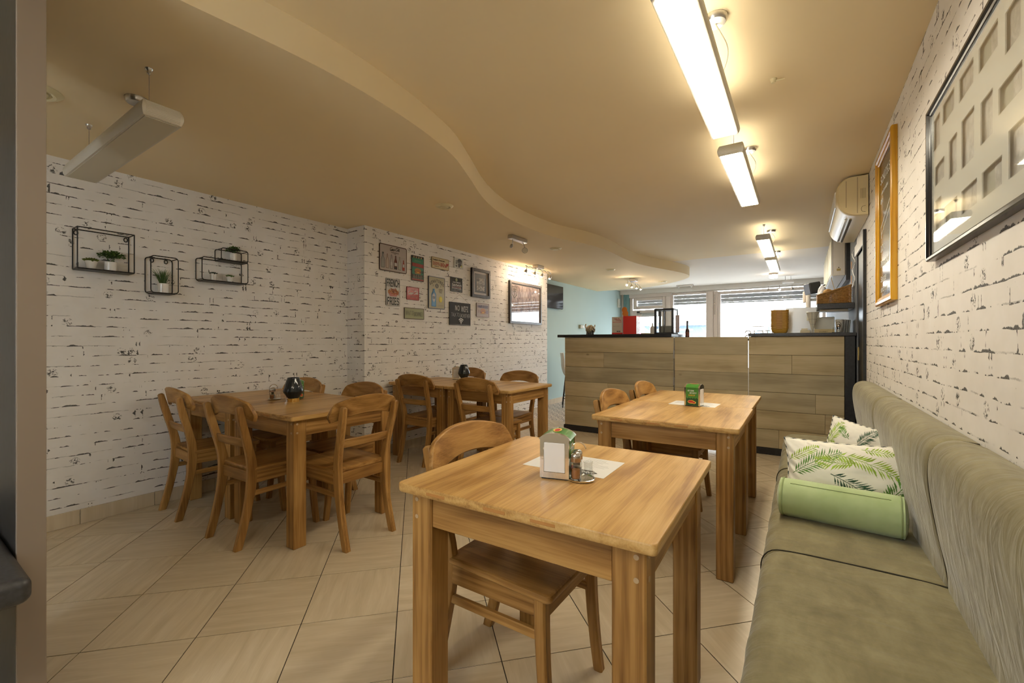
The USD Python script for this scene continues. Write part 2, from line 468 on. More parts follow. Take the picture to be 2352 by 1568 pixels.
# the lowered ceiling with its wavy edge
wave = [(-1.80, Y0), (-1.815, -.6), (-1.81, .2), (-1.805, .62), (-1.788, .74), (-1.772, .85), (-1.755, .985), (-1.742, 1.14), (-1.740, 1.31), (-1.752, 1.53), (-1.775, 1.73), (-1.81, 1.92), (-1.868, 2.14), (-1.94, 2.31), (-2.045, 2.54), (-2.158, 2.78), (-2.272, 3.09), (-2.355, 3.46), (-2.385, 3.85), (-2.371, 4.21), (-2.315, 4.53), (-2.215, 4.83), (-2.14, 5.17), (-2.113, 5.56), (-2.122, 6.03), (-2.095, 6.54), (-1.965, 7.12), (-1.80, 7.63), (-1.705, 8.03), (-1.700, 8.40), (-1.85, 8.74), (-2.14, 9.09), (-2.62, 9.50), (-3.05, 9.66), (XL3, 9.72)]
wv = spline(wave, 260)
wp = Polygon(list(map(tuple, wv)) + [(XL3 - .05, 9.72), (XL3 - .05, Y0)]).buffer(0)
struct('trim_1', extr(wp, ZH - ZL + .02, ZL), ceil_mat, 40)
struct('trim_2', bx(XL3, XR, YW - .10, YW + .15, ZH - .108, ZH + .02), white_wall, False)      # beam over the windows
# tiled skirting
bl = tag(UsdGeom.Xform.Define(stage, '/World/baseboard_left').GetPrim(), kind='structure'); LOC['/World/baseboard_left'] = np.zeros(3)
skirt_mat = tile_mats[0]
y = 0.42
for y in np.arange(-1.98, 2.87, .4):
    part(bl, 'skirting_tile', bx(XL, XL + .011, y + .0017, min(y + .3983, 2.862), .001, .098, .001), tile_mats[1], False)
for x in (XL + .013,):
    part(bl, 'skirting_tile', bx(x, XL2 + .0, 2.859, 2.869, .001, .098, .001), tile_mats[0], False)
for y in np.arange(2.861, 6.6, .4):
    part(bl, 'skirting_tile', bx(XL2 + .0005, XL2 + .011, y + .0017, min(y + .3983, 6.70), .001, .098, .001), tile_mats[1], False)
for y in np.arange(6.72, 9.2, .4):
    part(bl, 'skirting_tile', bx(XL3 + .0005, XL3 + .011, y + .0017, y + .3983, .001, .098, .001), tile_mats[0], False)

# ---- window wall: grey posts, door with a fanlight, two windows with half-lowered shutters
struct('wall_back', cat([bx(XL3, -3.95, YW, YW + .2, 0, ZH), bx(-3.95, XR, YW, YW + .2, ZH - .13, ZH), bx(-2.86, XR, YW, YW + .2, 0, .55)]), white_wall, False)
struct('trim_3', bx(-3.95, -3.80, YW - .06, YW + .2, 0, ZH - .108), teal_mat, False)
struct('trim_4', bx(-3.80, -2.72, YW - .05, YW + .02, 2.36, ZH - .105), pvc, False)
struct('trim_5', cyl((-3.905, YW - .10, 0), (-3.905, YW - .10, ZH - .108), .016), teal_mat)
struct('trim_6', bx(-1.872, -1.766, YW - .02, YW + .16, .55, ZH - .125, .004), pvc, False)
struct('trim_7', bx(-2.86, -2.745, YW - .02, YW + .16, .55, ZH - .125, .004), pvc, False)
slat = flat((.36, .36, .38), .5)
def window(n, x0, x1, z0, z1, zs, fr=.055):
    w = tag(UsdGeom.Xform.Define(stage, '/World/window_%d' % n).GetPrim(), kind='structure'); LOC['/World/window_%d' % n] = np.zeros(3)
    F = cat([bx(x0, x0 + fr, YW, YW + .07, z0, z1, .006), bx(x1 - fr, x1, YW, YW + .07, z0, z1, .006), bx(x0 + fr, x1 - fr, YW, YW + .07, z0, z0 + fr, .006), bx(x0 + fr, x1 - fr, YW, YW + .07, z1 - fr, z1, .006)])
    part(w, 'window_frame', F, pvc, False)
    part(w, 'pane', bx(x0 + fr, x1 - fr, YW + .030, YW + .036, z0 + fr, z1 - fr), pane, False)
    zz = z1 - fr - .005
    while zz > zs:
        part(w, 'shutter_slat', cat([bx(x0 + fr, x1 - fr, YW + .085, YW + .095, max(zz - .085, zs), zz - .004, .003), bx(x0 + fr, x1 - fr, YW + .078, YW + .087, zz - .030, zz - .014, .003)]), slat, False)
        zz -= .088
    return w
w1 = tag(UsdGeom.Xform.Define(stage, '/World/window_1').GetPrim(), kind='structure'); LOC['/World/window_1'] = np.zeros(3)
part(w1, 'window_frame', cat([bx(FW[0], FW[0] + .06, Y0 - .10, Y0 - .03, FW[2], FW[3], .005), bx(FW[1] - .06, FW[1], Y0 - .10, Y0 - .03, FW[2], FW[3], .005), bx(FW[0], FW[1], Y0 - .10, Y0 - .03, FW[2], FW[2] + .06, .005), bx(FW[0], FW[1], Y0 - .10, Y0 - .03, FW[3] - .06, FW[3], .005), bx((FW[0] + FW[1]) / 2 - .03, (FW[0] + FW[1]) / 2 + .03, Y0 - .10, Y0 - .03, FW[2], FW[3], .005)]), pvc, False)
part(w1, 'pane', bx(FW[0] + .05, FW[1] - .05, Y0 - .07, Y0 - .064, FW[2] + .05, FW[3] - .05), pane, False)
w2 = window(2, -2.745, -1.872, .55, 2.425, 2.135, .05)
w3 = window(3, -1.668, XR - .02, .55, 2.40, 2.135, .062)
part(w3, 'window_frame', bx(-1.766, -1.668, YW + .01, YW + .08, .55, 2.42, .006), pvc, False)
part(w3, 'hinge', cat([bx(-1.745, -1.725, YW - .012, YW + .01, 2.13, 2.34, .004), bx(-1.745, -1.725, YW - .012, YW + .01, 1.86, 2.10, .004)]), steel, False)
part(w3, 'lettering', moved(cat([txt("ANNIE'S", .22, 0, 0, w=1.10, bold=False, depth=.001), extr(sbox(-.55, .19, .62, .203), .001)]), frame_m((-.55, YW + .028, 1.36), (-1, 0, 0), (0, 0, 1))), flat((.92, .93, .95), .5), False)
d1 = tag(UsdGeom.Xform.Define(stage, '/World/door_1').GetPrim(), kind='structure'); LOC['/World/door_1'] = np.zeros(3)
def bars(x0, x1, z0, z1, w, y0, y1, b=.006):
    return cat([bx(x0, x0 + w, y0, y1, z0, z1, b), bx(x1 - w, x1, y0, y1, z0, z1, b), bx(x0 + w, x1 - w, y0, y1, z0, z0 + w, b), bx(x0 + w, x1 - w, y0, y1, z1 - w, z1, b)])
part(d1, 'door_frame', bars(-3.80, -2.86, 0, 2.42, .075, YW, YW + .10), pvc, False)
part(d1, 'fanlight_frame', bars(-3.70, -2.88, 2.06, 2.36, .075, YW - .01, YW + .06), pvc, False)
part(d1, 'pane', bx(-3.63, -2.95, YW + .03, YW + .036, 2.13, 2.29), pane, False)
for k in range(2):
    part(d1, 'shutter_slat', bx(-3.62, -2.95, YW + .085, YW + .10, 2.135 + .085 * k, 2.215 + .085 * k, .004), slat, False)
part(d1, 'door_leaf', cat([bars(-3.72, -2.87, .02, 2.03, .10, YW, YW + .06), bx(-3.62, -2.97, YW, YW + .06, .12, .75), bx(-3.62, -2.97, YW, YW + .06, 1.86, 1.95)]), pvc, False)
part(d1, 'pane', bx(-3.62, -2.97, YW + .026, YW + .032, .75, 1.86), pane, False)
part(d1, 'door_closer', cat([bx(-3.46, -3.10, YW - .06, YW, 1.885, 1.955, .008), bx(-3.55, -3.46, YW - .05, YW - .03, 1.945, 1.965)]), flat((.42, .43, .42), .4), False)
part(d1, 'latch', rbox(-3.60, -3.53, YW - .05, YW, 1.965, 2.0, .012), black_lac)
# the black door in the right wall
d2 = tag(UsdGeom.Xform.Define(stage, '/World/door_2').GetPrim(), kind='structure'); LOC['/World/door_2'] = np.zeros(3)
part(d2, 'lintel', bx(XR - .012, XR + .02, DY0 + .035, DY1 + .06, DZ, DZ + .095, .002), white_lac, False)
part(d2, 'door_post', bx(XR - .022, XR + .02, DY0 - .012, DY0 + .035, 0, DZ + .10, .003), black_lac, False)
part(d2, 'door_edge_strip', bx(XR - .016, XR + .03, DY0 + .035, DY0 + .062, 0, DZ, .002), steel, False)
part(d2, 'door_leaf', bx(XR + .012, XR + .05, DY0 + .062, DY1, .004, DZ, .002), black_lac, False)
part(d2, 'lock_plate', bx(XR + .004, XR + .0125, DY1 - .06, DY1 - .03, 1.03, 1.16, .002), brass, False)
# the dark partition and ledge beside the camera
pt = thing('partition', 'black partition with a pale edge strip standing at the left border of the picture', 'partition', (-1.95, .25, 0))
part(pt, 'panel', bx(-2.6, -1.815, .243, .30, 0, ZL - .001, .002), black_lac, False)
part(pt, 'edge_strip', bx(-1.815, -1.799, .243, .30, 0, ZL - .001, .001), flat((.24, .19, .15), .6), False)
single('ledge', rbox(-2.6, -1.585, -.30, .242, .566, .632, .022), dark_slab, 'black rounded ledge end in front of the black partition at the left border', 'ledge')

# ================================================================== FURNITURE
TW, TZ = .78, .782
def make_table(name, label, loc, rot, group, tenons=False):
    t = thing(name, label, 'table', loc, rot, group)
    h = TW / 2
    rng = np.random.default_rng(3)
    # slightly uneven solid top
    n = 30
    ang = []
    edge = [(-h, -h), (h, -h), (h, h), (-h, h)]
    P = []
    for a, b in zip(edge, edge[1:] + edge[:1]):
        for s in np.linspace(0, 1, n, endpoint=False):
            x, y = a[0] + (b[0] - a[0]) * s, a[1] + (b[1] - a[1]) * s
            w = 1 + .0045 * (meshkit.noise(np.array([x * 9, y * 9, 2.0])) - .5)
            P.append((x * w, y * w))
    pl = Polygon(P).buffer(-.012).buffer(.012, quad_segs=4)
    pl = pl.simplify(.0004)
    R0 = np.array(pl.exterior.coords)[:-1]
    def rg(s, z): return np.c_[R0 * s, np.full(len(R0), z)]
    top = loft([rg(.992, TZ - .028), rg(.998, TZ - .024), rg(1.0, TZ - .016), rg(1.0, TZ - .006), rg(.998, TZ - .002), rg(.992, TZ)])
    part(t, 'tabletop', top, teak_top[1], 40, local=True)
    o, lw = h - .031, .080
    for sx in (-1, 1):
        for sy in (-1, 1):
            x0, y0 = sx * o, sy * o
            leg = part(t, 'leg', bx(x0, x0 - sx * lw, y0, y0 - sy * lw, 0, TZ - .0285, .004), teak[2], False, local=True)
            for z in (TZ - .052, TZ - .104):
                part(leg, 'peg', cyl((x0 - sx * .022, y0 + sy * .0015, z), (x0 - sx * .022, y0 - sy * .01, z), .0065, 10), flat((.50, .36, .22), .6), local=True)
                part(leg, 'peg', cyl((x0 + sx * .0015, y0 - sy * .022, z), (x0 - sx * .01, y0 - sy * .022, z), .0065, 10), flat((.50, .36, .22), .6), local=True)
    a = o - lw
    for s in (-1, 1):
        part(t, 'apron', bx(-a, a, s * (o - .006), s * (o - .034), TZ - .127, TZ - .0285, .002), teak[0], False, local=True)
        part(t, 'apron', bx(s * (o - .006), s * (o - .034), -a, a, TZ - .127, TZ - .0285, .002), teak[1], False, local=True)
    if tenons:
        for x in (-.235, -.03, .115):
            part(t, 'tenon', bx(x - .035, x + .035, -h - .0012, -h + .01, TZ - .019, TZ - .010, .001), flat((.47, .22, .06), .6), False, local=True)
    return t

G_T = 'square teak tables'
t1 = make_table('table', 'square teak table nearest the camera, carrying the chrome napkin holder and salt set', (-.653, 1.317, 0), 1.3, G_T, True)
def table(x, y, r, label): return dup(t1, (x, y, 0), r, label)
table(-.645, 2.785, 0.3, 'teak table beside the bench, the nearer one of the pair with the green napkin holder')
table(-.655, 3.572, 0, 'teak table beside the bench, the farther one of the pair, close to the plank counter')
table(-2.812, 1.760, 0, 'teak table of the left wall pair, the half with the end chair')
table(-3.595, 1.762, 0, 'teak table of the left wall pair, the half touching the brick wallpaper')
table(-2.506, 3.535, 0, 'teak table under the sign wall, right half of the pair, nearest the plank counter')
table(-3.290, 3.535, 0, 'teak table under the sign wall, left half of the pair against the wall')

def make_chair(label, loc, rot, group):
    c = thing('dining_chair', label, 'chair', loc, rot, group)
    # rear posts: S-curved, splayed to the top
    prof = [(-.285, 0), (-.252, .12), (-.222, .26), (-.204, .40), (-.206, .48), (-.226, .58), (-.258, .70), (-.288, .828)]
    zc = spline(prof, 26)
    for s in (-1, 1):
        rings = []
        for i, (y, z) in enumerate(zc):
            f = z / .828
            x = s * (.168 + .022 * max(0, (z - .42) / .4) + .004 * max(0, .3 - z))
            d = .021 + .006 * math.exp(-((z - .42) / .13) ** 2) - .004 * (f > .9) * (f - .9) * 10
            w = .0165
            tz = np.gradient(zc, axis=0)[i]; nrm = np.array([tz[1], -tz[0]]) / np.hypot(*tz)
            q = []
            for a, b in ((-1, -1), (-.8, -1.12), (.8, -1.12), (1, -1), (1.08, -.8), (1.08, .8), (1, 1), (.8, 1.12), (-.8, 1.12), (-1, 1), (-1.08, .8), (-1.08, -.8)):
                q.append((x + w * a * .95, y + d * b * .9 * nrm[0], z + d * b * .9 * nrm[1]))
            rings.append(np.array(q))
        rings[0][:, 2] = 0
        rings.append(rings[-1] * (1, 1, 1) + (rings[-1].mean(0) - rings[-1]) * .45 + (0, -.002, .008))
        part(c, 'rear_leg', loft(rings), teak[2], 40, local=True)
    # front legs: tapering, kicked forward at the foot
    for s in (-1, 1):
        rings = []
        for z in np.linspace(0, .434, 10):
            f = 1 - z / .434
            y = .178 + .032 * f ** 2; x = s * (.182 + .006 * f)
            w = .0205 - .0035 * f
            rings.append(np.array([(x + w * a, y + w * b, z) for a, b in ((-1, -.7), (-.7, -1), (.7, -1), (1, -.7), (1, .7), (.7, 1), (-.7, 1), (-1, .7))]))
        part(c, 'front_leg', loft(rings), teak[2], 40, local=True)
    # seat, trapezoid with rounded rim
    sp = Polygon([(-.188, -.205), (.188, -.205), (.213, .222), (-.213, .222)]).buffer(-.02).buffer(.02, quad_segs=4)
    R0 = np.array(sp.exterior.coords)[:-1]
    def rg(d, z): 
        return np.c_[R0 * (1 - d / .21), np.full(len(R0), z)]
    part(c, 'seat', loft([rg(.006, .434), rg(.001, .440), rg(0, .449), rg(.002, .458), rg(.009, .463)]), teak[1], 40, local=True)
    part(c, 'seat_rail', bx(-.165, .165, .170, .190, .368, .434, .002), teak[0], False, local=True)
    part(c, 'seat_rail', bx(-.155, .155, -.212, -.190, .368, .434, .002), teak[0], False, local=True)
    for s in (-1, 1):
        part(c, 'seat_rail', bx(s * .164, s * .184, -.19, .162, .368, .434, .002), teak[1], False, local=True)
        part(c, 'stretcher', bx(s * .160, s * .178, -.212, .172, .292, .322, .003), teak[1], False, local=True)
    # bent lower back rail
    def bent(x0, x1, zlo, zhi, th, yc, bow, tilt, n=21, inset=0.0):
        rings = []
        for x in np.linspace(x0, x1, n):
            f = x / max(abs(x0), abs(x1))
            lo, hi = zlo(x), zhi(x)
            y = yc + bow * f * f
            q = []
            ch = min(.005, (hi - lo) * .25, th * .35)
            for zz, yy in ((lo + ch, -th / 2), (lo, -th / 2 + ch), (lo, th / 2 - ch), (lo + ch, th / 2), (hi - ch, th / 2), (hi, th / 2 - ch), (hi, -th / 2 + ch), (hi - ch, -th / 2)):
                q.append((x, y + yy - tilt * (zz - zlo(0)), zz))
            rings.append(np.array(q))
        return loft(rings)
    part(c, 'lower_back_rail', bent(-.170, .170, lambda x: .585, lambda x: .638, .018, -.236, .010, .22), teak[0], 40, local=True)
    W = .245
    def ztop(x):
        f = abs(x) / W
        return .893 - .052 * f ** 2.2 - (.050 * max(0, (f - .84) / .16) ** 2.2)
    def zbot(x):
        f = abs(x) / W
        return .782 - .046 * f ** 2 + .030 * max(0, (f - .93) / .07) ** 2
    part(c, 'crest_rail', bent(-W, W, zbot, ztop, .022, -.262, .040, .20, 41), teak[0], 40, local=True)
    return c

GC = 'teak dining chairs'
c1 = make_chair('teak chair pushed in at the table nearest the camera', (-.835, 1.335, 0), -90, GC)
def chair(x, y, r, label): return dup(c1, (x, y, 0), r, label)
chair(-.815, 2.83, -90, 'teak chair at the left side of the nearer table of the bench-side pair')
chair(-.815, 3.53, -90, 'teak chair at the left side of the farther table of the bench-side pair')
chair(-2.475, 1.735, 90, 'teak chair at the room end of the left wall tables')
chair(-2.905, 1.50, 2, 'teak chair on the camera side of the left wall tables, the right one')
chair(-3.66, 1.495, -3, 'leftmost teak chair, back to the camera, close to the brick wallpaper')
chair(-2.88, 1.975, 180, 'teak chair on the far side of the left wall tables, right of the vase')
chair(-3.655, 1.955, 187, 'teak chair half hidden behind the dark vase on the left wall tables')
chair(-3.215, 3.31, 2, 'teak chair at the camera side of the sign wall tables, left of the two')
chair(-2.45, 3.33, 0, 'teak chair at the camera side of the sign wall tables, right of the two')
chair(-3.40, 3.93, 180, 'teak chair behind the napkin holder and vase of the sign wall tables')
chair(-2.585, 3.80, 180, 'teak chair on the far side of the sign wall tables, nearest the counter')

# ---- upholstered bench along the right wall
bench = thing('bench', 'long olive suede bench with stitched seat and back sections along the right wall', 'bench', (.17, 1.8, 0))
part(bench, 'base', bx(-.07, XR - .003, -.58, 4.19, .004, .20, .004), black_lac, False)
cuts = [-.58, .62, 1.835, 3.045, 4.195]
for k, (a, b) in enumerate(zip(cuts, cuts[1:])):
    a, b = a + .0015, b - .0015
    # seat section: profile across X swept along Y, with slight sag and creases
    prof = [(.40, .205), (-.085, .205), (-.112, .225), (-.122, .27), (-.124, .33), (-.122, .39), (-.112, .435), (-.088, .458), (-.05, .467), (.05, .470), (.16, .471), (.27, .470), (.36, .467), (.40, .455)]
    ys = np.r_[a, a + .004, a + .012, np.linspace(a + .03, b - .03, 46), b - .012, b - .004, b]
    cc = np.array([.14, .34])
    rings = []
    pr = spline(prof, 60)
    for y in ys:
        e = min(y - a, b - y)
        s = 1 - .022 * max(0, 1 - e / .014) ** 2
        q = cc + (pr - cc) * s
        wv_ = meshkit.noise(np.c_[q[:, 0] * 9, np.full(len(q), y * 17.0), q[:, 1] * 9], 5)
        fr = np.clip((-.02 - q[:, 0]) / .08, 0, 1)
        q = q + np.c_[-.006 * fr * (wv_ - .5), .007 * fr * (wv_ - .5) * (q[:, 1] > .42)]
        rings.append(np.c_[q[:, 0], np.full(len(q), y), q[:, 1]])
    part(bench, 'seat_section', loft(rings), suede_mat, 50)
    prof = [(XR - .004, .44), (.372, .44), (.366, .50), (.352, .58), (.335, .68), (.322, .78), (.322, .85), (.337, .895), (.365, .915), (.405, .918), (XR - .004, .905)]
    pr = spline(prof, 50)
    pr[:, 0] = np.minimum(pr[:, 0], XR - .004)
    cc = np.array([.41, .68])
    rings = []
    for y in ys:
        e = min(y - a, b - y)
        s = 1 - .10 * max(0, 1 - e / .03) ** 2.2
        q = cc + (pr - cc) * (s, 1 - (1 - s) * .3)
        q[:, 0] = np.minimum(q[:, 0], XR - .004)
        q[:, 0] -= .010 * math.sin(math.pi * (y - a) / (b - a)) * np.clip((.9 - q[:, 1]) / .5, 0, 1) * (q[:, 0] < .40)
        rings.append(np.c_[q[:, 0], np.full(len(q), y), q[:, 1]])
    part(bench, 'back_section', loft(rings), suede_mat, 50)
for y in cuts[1:-1]:
    pr = spline([(.40, .463), (.27, .4695), (.10, .470), (-.05, .466), (-.09, .457), (-.114, .433), (-.124, .38), (-.124, .30)], 40)
    part(bench, 'seam', tube(np.c_[pr[:, 0] - .000, np.full(40, y), pr[:, 1] + .000], .0022, 6), flat((.035, .03, .018), .8))
    pr = spline([(.372, .47), (.356, .58), (.338, .68), (.326, .78), (.328, .85), (.342, .89), (.368, .908), (.405, .912), (.435, .909)], 40)
    part(bench, 'piping', tube(np.c_[pr[:, 0] + .003, np.full(40, y), pr[:, 1] - .002], .0042, 6), flat((.06, .05, .028), .8))

# ---- cushions
def frond(P, base, tip, n, wid, curve, col, lw, rng, out):
    """Paints one palm frond into the list out of (polygon, colour)."""
    base, tip = np.array(base, float), np.array(tip, float)
    d = tip - base; L = np.hypot(*d); u = d / L; nn = np.array([-u[1], u[0]])
    t = np.linspace(0, 1, n)
    spine = base + np.outer(t, d) + np.outer(np.sin(t * np.pi) * curve, nn)
    out.append((LineString(spine).buffer(lw * .55), tuple(np.array(col) * .8)))
    for i in range(1, n - 1):
        f = t[i]
        ln = wid * (math.sin(math.pi * min(1, f * .9 + .12)) ** .6) * rng.uniform(.8, 1.1)
        for s in (-1, 1):
            if rng.random() < .06: continue
            dr = u * (.75 + .3 * f) + nn * s * 1.0
            dr /= np.hypot(*dr)
            a = spine[i]; b = a + dr * ln; mid = a + dr * ln * .5 + u * ln * .06
            w = lw * rng.uniform(.8, 1.9)
            pp = np.array([dr[1], -dr[0]])
            out.append((Polygon([a, mid + pp * w, b, mid - pp * w]), tuple(np.array(col) * rng.uniform(.75, 1.25))))

def palm_print(U, Vv, fronds, seed):
    rng = np.random.default_rng(seed)
    col = np.tile(np.array([.80, .78, .70]), (U.size, 1))
    pts = np.c_[U.ravel(), Vv.ravel()]
    polys = []
    for fr in fronds:
        frond(None, *fr, rng=rng, out=polys)
    geoms = [p for p, _ in polys]
    tree = shapely.STRtree(shapely.points(pts))
    for g_, c in polys:
        idx = tree.query(g_, predicate='intersects')
        if len(idx):
            col[idx] = c
    return col

LIME, LEAF, DEEP = (.30, .45, .05), (.10, .24, .04), (.030, .085, .045)
def pillow(name, label, w, h, t, center, xdir, zdir, fronds, seed, nu=330):
    """A filled cushion with corner ears; front print by vertex colour; piping of twisted cord."""
    p = thing(name, label, 'cushion', center, 0, 'palm leaf cushions')
    nv = int(nu * h / w)
    a, b = np.meshgrid(np.linspace(-1, 1, nu), np.linspace(-1, 1, nv))
    pin = 1 - .075 * (1 - a ** 2) * b ** 2, 1 - .075 * (1 - b ** 2) * a ** 2
    X, Y = a * w / 2 * pin[1], b * h / 2 * pin[0]
    Y = Y + 0
    bul = ((1 - a ** 2) * (1 - b ** 2)) ** .5
    wr = meshkit.fbm(np.stack([a * 2.2, b * 2.2, np.full_like(a, seed * 1.7)], -1), 3, seed)
    edge = np.clip(1 - np.minimum(1 - abs(a), 1 - abs(b)) / .25, 0, 1)
    rip = np.sin((a * w + b * h) * 60 + 6 * wr) * .0035 * edge * (bul > 0)
    Zf = t / 2 * bul * (.86 + .28 * wr) + rip * bul * 3
    Zb = -t / 2 * bul * (.86 + .28 * wr[::-1])
    xd = np.array(xdir, float); xd /= np.linalg.norm(xd)
    zd = np.array(zdir, float); zd -= xd * (zd @ xd); zd /= np.linalg.norm(zd)
    yd = np.cross(zd, xd)
    ctr = np.array(center, float)
    def mk(Z, flip):
        V = ctr + X.ravel()[:, None] * xd + Y.ravel()[:, None] * yd + Z.ravel()[:, None] * zd
        i = (np.arange(nv - 1)[:, None] * nu + np.arange(nu - 1)[None, :]).ravel()
        F = np.vstack([np.stack([i, i + 1, i + nu + 1], 1), np.stack([i, i + nu + 1, i + nu], 1)])
        return trimesh.Trimesh(V, F[:, ::-1] if flip else F, process=False)
    col = palm_print(X, Y, fronds, seed)
    part(p, 'front_cover', mk(Zf, False), cloth_print, True, color=col)
    part(p, 'back_cover', mk(Zb, True), cloth_print, True, color=col)
    bd = np.r_[np.c_[X[0], Y[0]], np.c_[X[1:, -1], Y[1:, -1]], np.c_[X[-1, -2::-1], Y[-1, -2::-1]], np.c_[X[-2:0:-1, 0], Y[-2:0:-1, 0]]]
    path = ctr + bd[:, :1] * xd + bd[:, 1:] * yd
    step = max(1, len(path) // 260); path = path[::step]; path = np.vstack([path, path[:1]])
    core = tube(path, .0042, 8)
    n8 = len(core.vertices)
    ph = np.r_[np.repeat(np.arange(len(path)), 8) * .9 + np.tile(np.arange(8), len(path)) * 2 * math.pi / 8, 0, 0]
    cc_ = np.where((np.sin(ph) > -.1)[:, None], np.array([[.80, .78, .70]]), np.array([[.05, .06, .06]]))
    part(p, 'piping', core, cloth_print, True, color=cc_)
    return p
frs = [((-.20, -.02), (-.02, .09), 20, .060, .006, LEAF, .0022), ((-.04, .075), (.17, .0), 22, .055, .012, LIME, .0024), ((-.06, -.01), (.12, -.125), 20, .058, .008, DEEP, .0026), ((.10, -.11), (.215, .03), 20, .058, -.008, LEAF, .0025), ((-.215, .04), (-.10, .11), 14, .035, .0, LIME, .0022), ((.03, .05), (-.12, .05), 16, .05, .01, LIME, .0022), ((.17, .06), (.235, .12), 12, .03, 0, DEEP, .0022), ((-.2, -.1), (-.08, -.13), 14, .03, .0, LEAF, .002), ((.05, .11), (.16, .10), 12, .03, .0, LIME, .0022)]
pillow('cushion', 'oblong white cushion with green palm fronds, just behind the plain green bolster', .475, .285, .13, (.170, 2.400, .628), (1, -.05, .03), (-.02, -1, .36), frs, 2)
frs2 = [((-.10, -.14), (-.01, .0), 18, .05, .005, LIME, .0022), ((.0, .03), (.06, .13), 16, .045, .004, DEEP, .0022), ((.02, -.08), (.14, .07), 20, .05, .006, LIME, .0024), ((-.13, .0), (-.09, .13), 16, .045, 0, LIME, .0022), ((-.06, -.13), (.08, -.10), 18, .04, .01, DEEP, .0022), ((-.04, .05), (-.10, .10), 12, .03, 0, LEAF, .002), ((.10, .03), (.12, .14), 12, .035, 0, LEAF, .002), ((-.14, -.10), (-.10, .02), 14, .035, 0, LIME, .0022)]
pillow('cushion', 'smaller square white palm leaf cushion standing farther along the bench', .30, .30, .13, (.245, 2.905, .632), (1, -.35, -.22), (-.25, -1, .26), frs2, 5, 250)
bo = thing('bolster', 'plain light green bolster cushion lying across the olive bench', 'cushion', (.13, 2.2, .47))
A, B = np.array([-.085, 2.225, .545]), np.array([.335, 2.185, .548])
ax_ = (B - A) / np.linalg.norm(B - A)
L_ = np.linalg.norm(B - A)
s_ = np.r_[0, .002, .006, .012, np.linspace(.02, L_ - .02, 40), L_ - .012, L_ - .006, L_ - .002, L_]
e1 = np.array([0, 0, 1.0]); e2 = np.cross(ax_, e1); e2 /= np.linalg.norm(e2); e1 = np.cross(e2, ax_)
an = np.linspace(0, 2 * np.pi, 56, endpoint=False)
rings = []
for q in s_:
    e = min(q, L_ - q)
    r = .078 * (.30 + .70 * min(1, e / .012) ** .5) if e < .012 else .078 * (1 - .03 * math.exp(-((e - .02) / .012) ** 2))
    rr = r * (1 + .018 * np.cos(an * 11 + q * 3) * math.exp(-e / .05) + .012 * (meshkit.noise(np.c_[np.cos(an) * 2, np.sin(an) * 2, np.full(56, q * 9)]) - .5))
    ring = A + ax_ * q + rr[:, None] * (np.cos(an)[:, None] * e1 + np.sin(an)[:, None] * e2)
    ring[:, 2] = np.maximum(ring[:, 2], .4705)
    rings.append(ring)
part(bo, 'cover', loft(rings), green_suede, 60)
for q in (.022, L_ - .022):
    ring = [A + ax_ * q + .0775 * (math.cos(t) * e1 + math.sin(t) * e2) for t in np.linspace(.0, 2 * np.pi, 60)]
    ring = [x for x in ring if x[2] > .475]
    i0 = 0
    ring.sort(key=lambda x: math.atan2((x - A) @ e2, -((x - A) @ e1) * -1))
    part(bo, 'end_seam', tube(np.array(ring), .0030, 6), flat((.30, .38, .18), .85))
sm = np.array([A + ax_ * q + .0785 * (math.cos(.5) * e1 - math.sin(.5) * e2 * -1) for q in np.linspace(.05, L_ - .05, 20)])
part(bo, 'zip_seam', tube(sm, .0016, 6), flat((.24, .31, .14), .85))

# ---- plank counter with black tops and a half-height gate
CY = 5.42
ct = thing('counter', 'grey-stained plank bar counter with a black top and plinth closing off the kitchen', 'counter', (-1.2, CY, 0))
XG0, XG1, XC0, XC1 = -1.273, -.486, -2.725, .355
part(ct, 'carcass', cat([bx(XC0 + .02, XG0 - .004, CY + .024, CY + .50, .02, 1.262), bx(XG1 + .004, XC1, CY + .024, CY + .50, .02, 1.262)]), flat((.16, .13, .09), .8), False)
rows = np.linspace(1.268, .072, 7)
JL = {1: [-2.158], 3: [-2.104], 5: [-1.75]}
JR = {1: [-.084], 3: [.119], 4: [.20], 5: [-.20]}
rng = np.random.default_rng(11)
def planks(obj, x0, x1, joints, z1, z0, kk):
    xs = [x0] + list(joints) + [x1]
    for a, b in zip(xs, xs[1:]):
        pr = rng.uniform(0, .003)
        part(obj, 'plank', bx(a + .0008, b - .0008, CY - pr, CY + .022, z0 + .0016, z1 - .0016, .0018), plank_mats[(kk + int(rng.integers(0, 3))) % 3], False)
for i, (z1, z0) in enumerate(zip(rows, rows[1:])):
    planks(ct, XC0, XG0 - .006, JL.get(i, []), z1, z0, i)
    planks(ct, XG1 + .003, XC1, JR.get(i, []), z1, z0, i + 1)
part(ct, 'end_panel', bx(XC0 + .0, XC0 + .02, CY + .024, CY + .50, .072, 1.266), plank_mats[1], False)
part(ct, 'plinth', bx(XC0 - .012, XG0 - .006, CY - .012, CY + .02, .001, .070, .002), black_lac, False)
part(ct, 'plinth', bx(XG1 + .003, XC1 + .004, CY - .012, CY + .02, .001, .070, .002), black_lac, False)
part(ct, 'countertop', bx(-2.825, XG0 - .02, CY - .035, CY + .60, 1.269, 1.306, .003), flat((.010, .008, .008), .3), False)
part(ct, 'countertop', bx(XG1 + .002, XR - .004, CY - .03, CY + .60, 1.269, 1.302, .003), dark_slab, False)
part(ct, 'side_panel', bx(XC1 + .003, XR - .012, CY - .02, CY + .50, .001, 1.267, .002), black_lac, False)
gt = thing('counter_gate', 'plank half door on steel hinges in the middle of the bar counter', 'gate', (-.88, CY, .07))
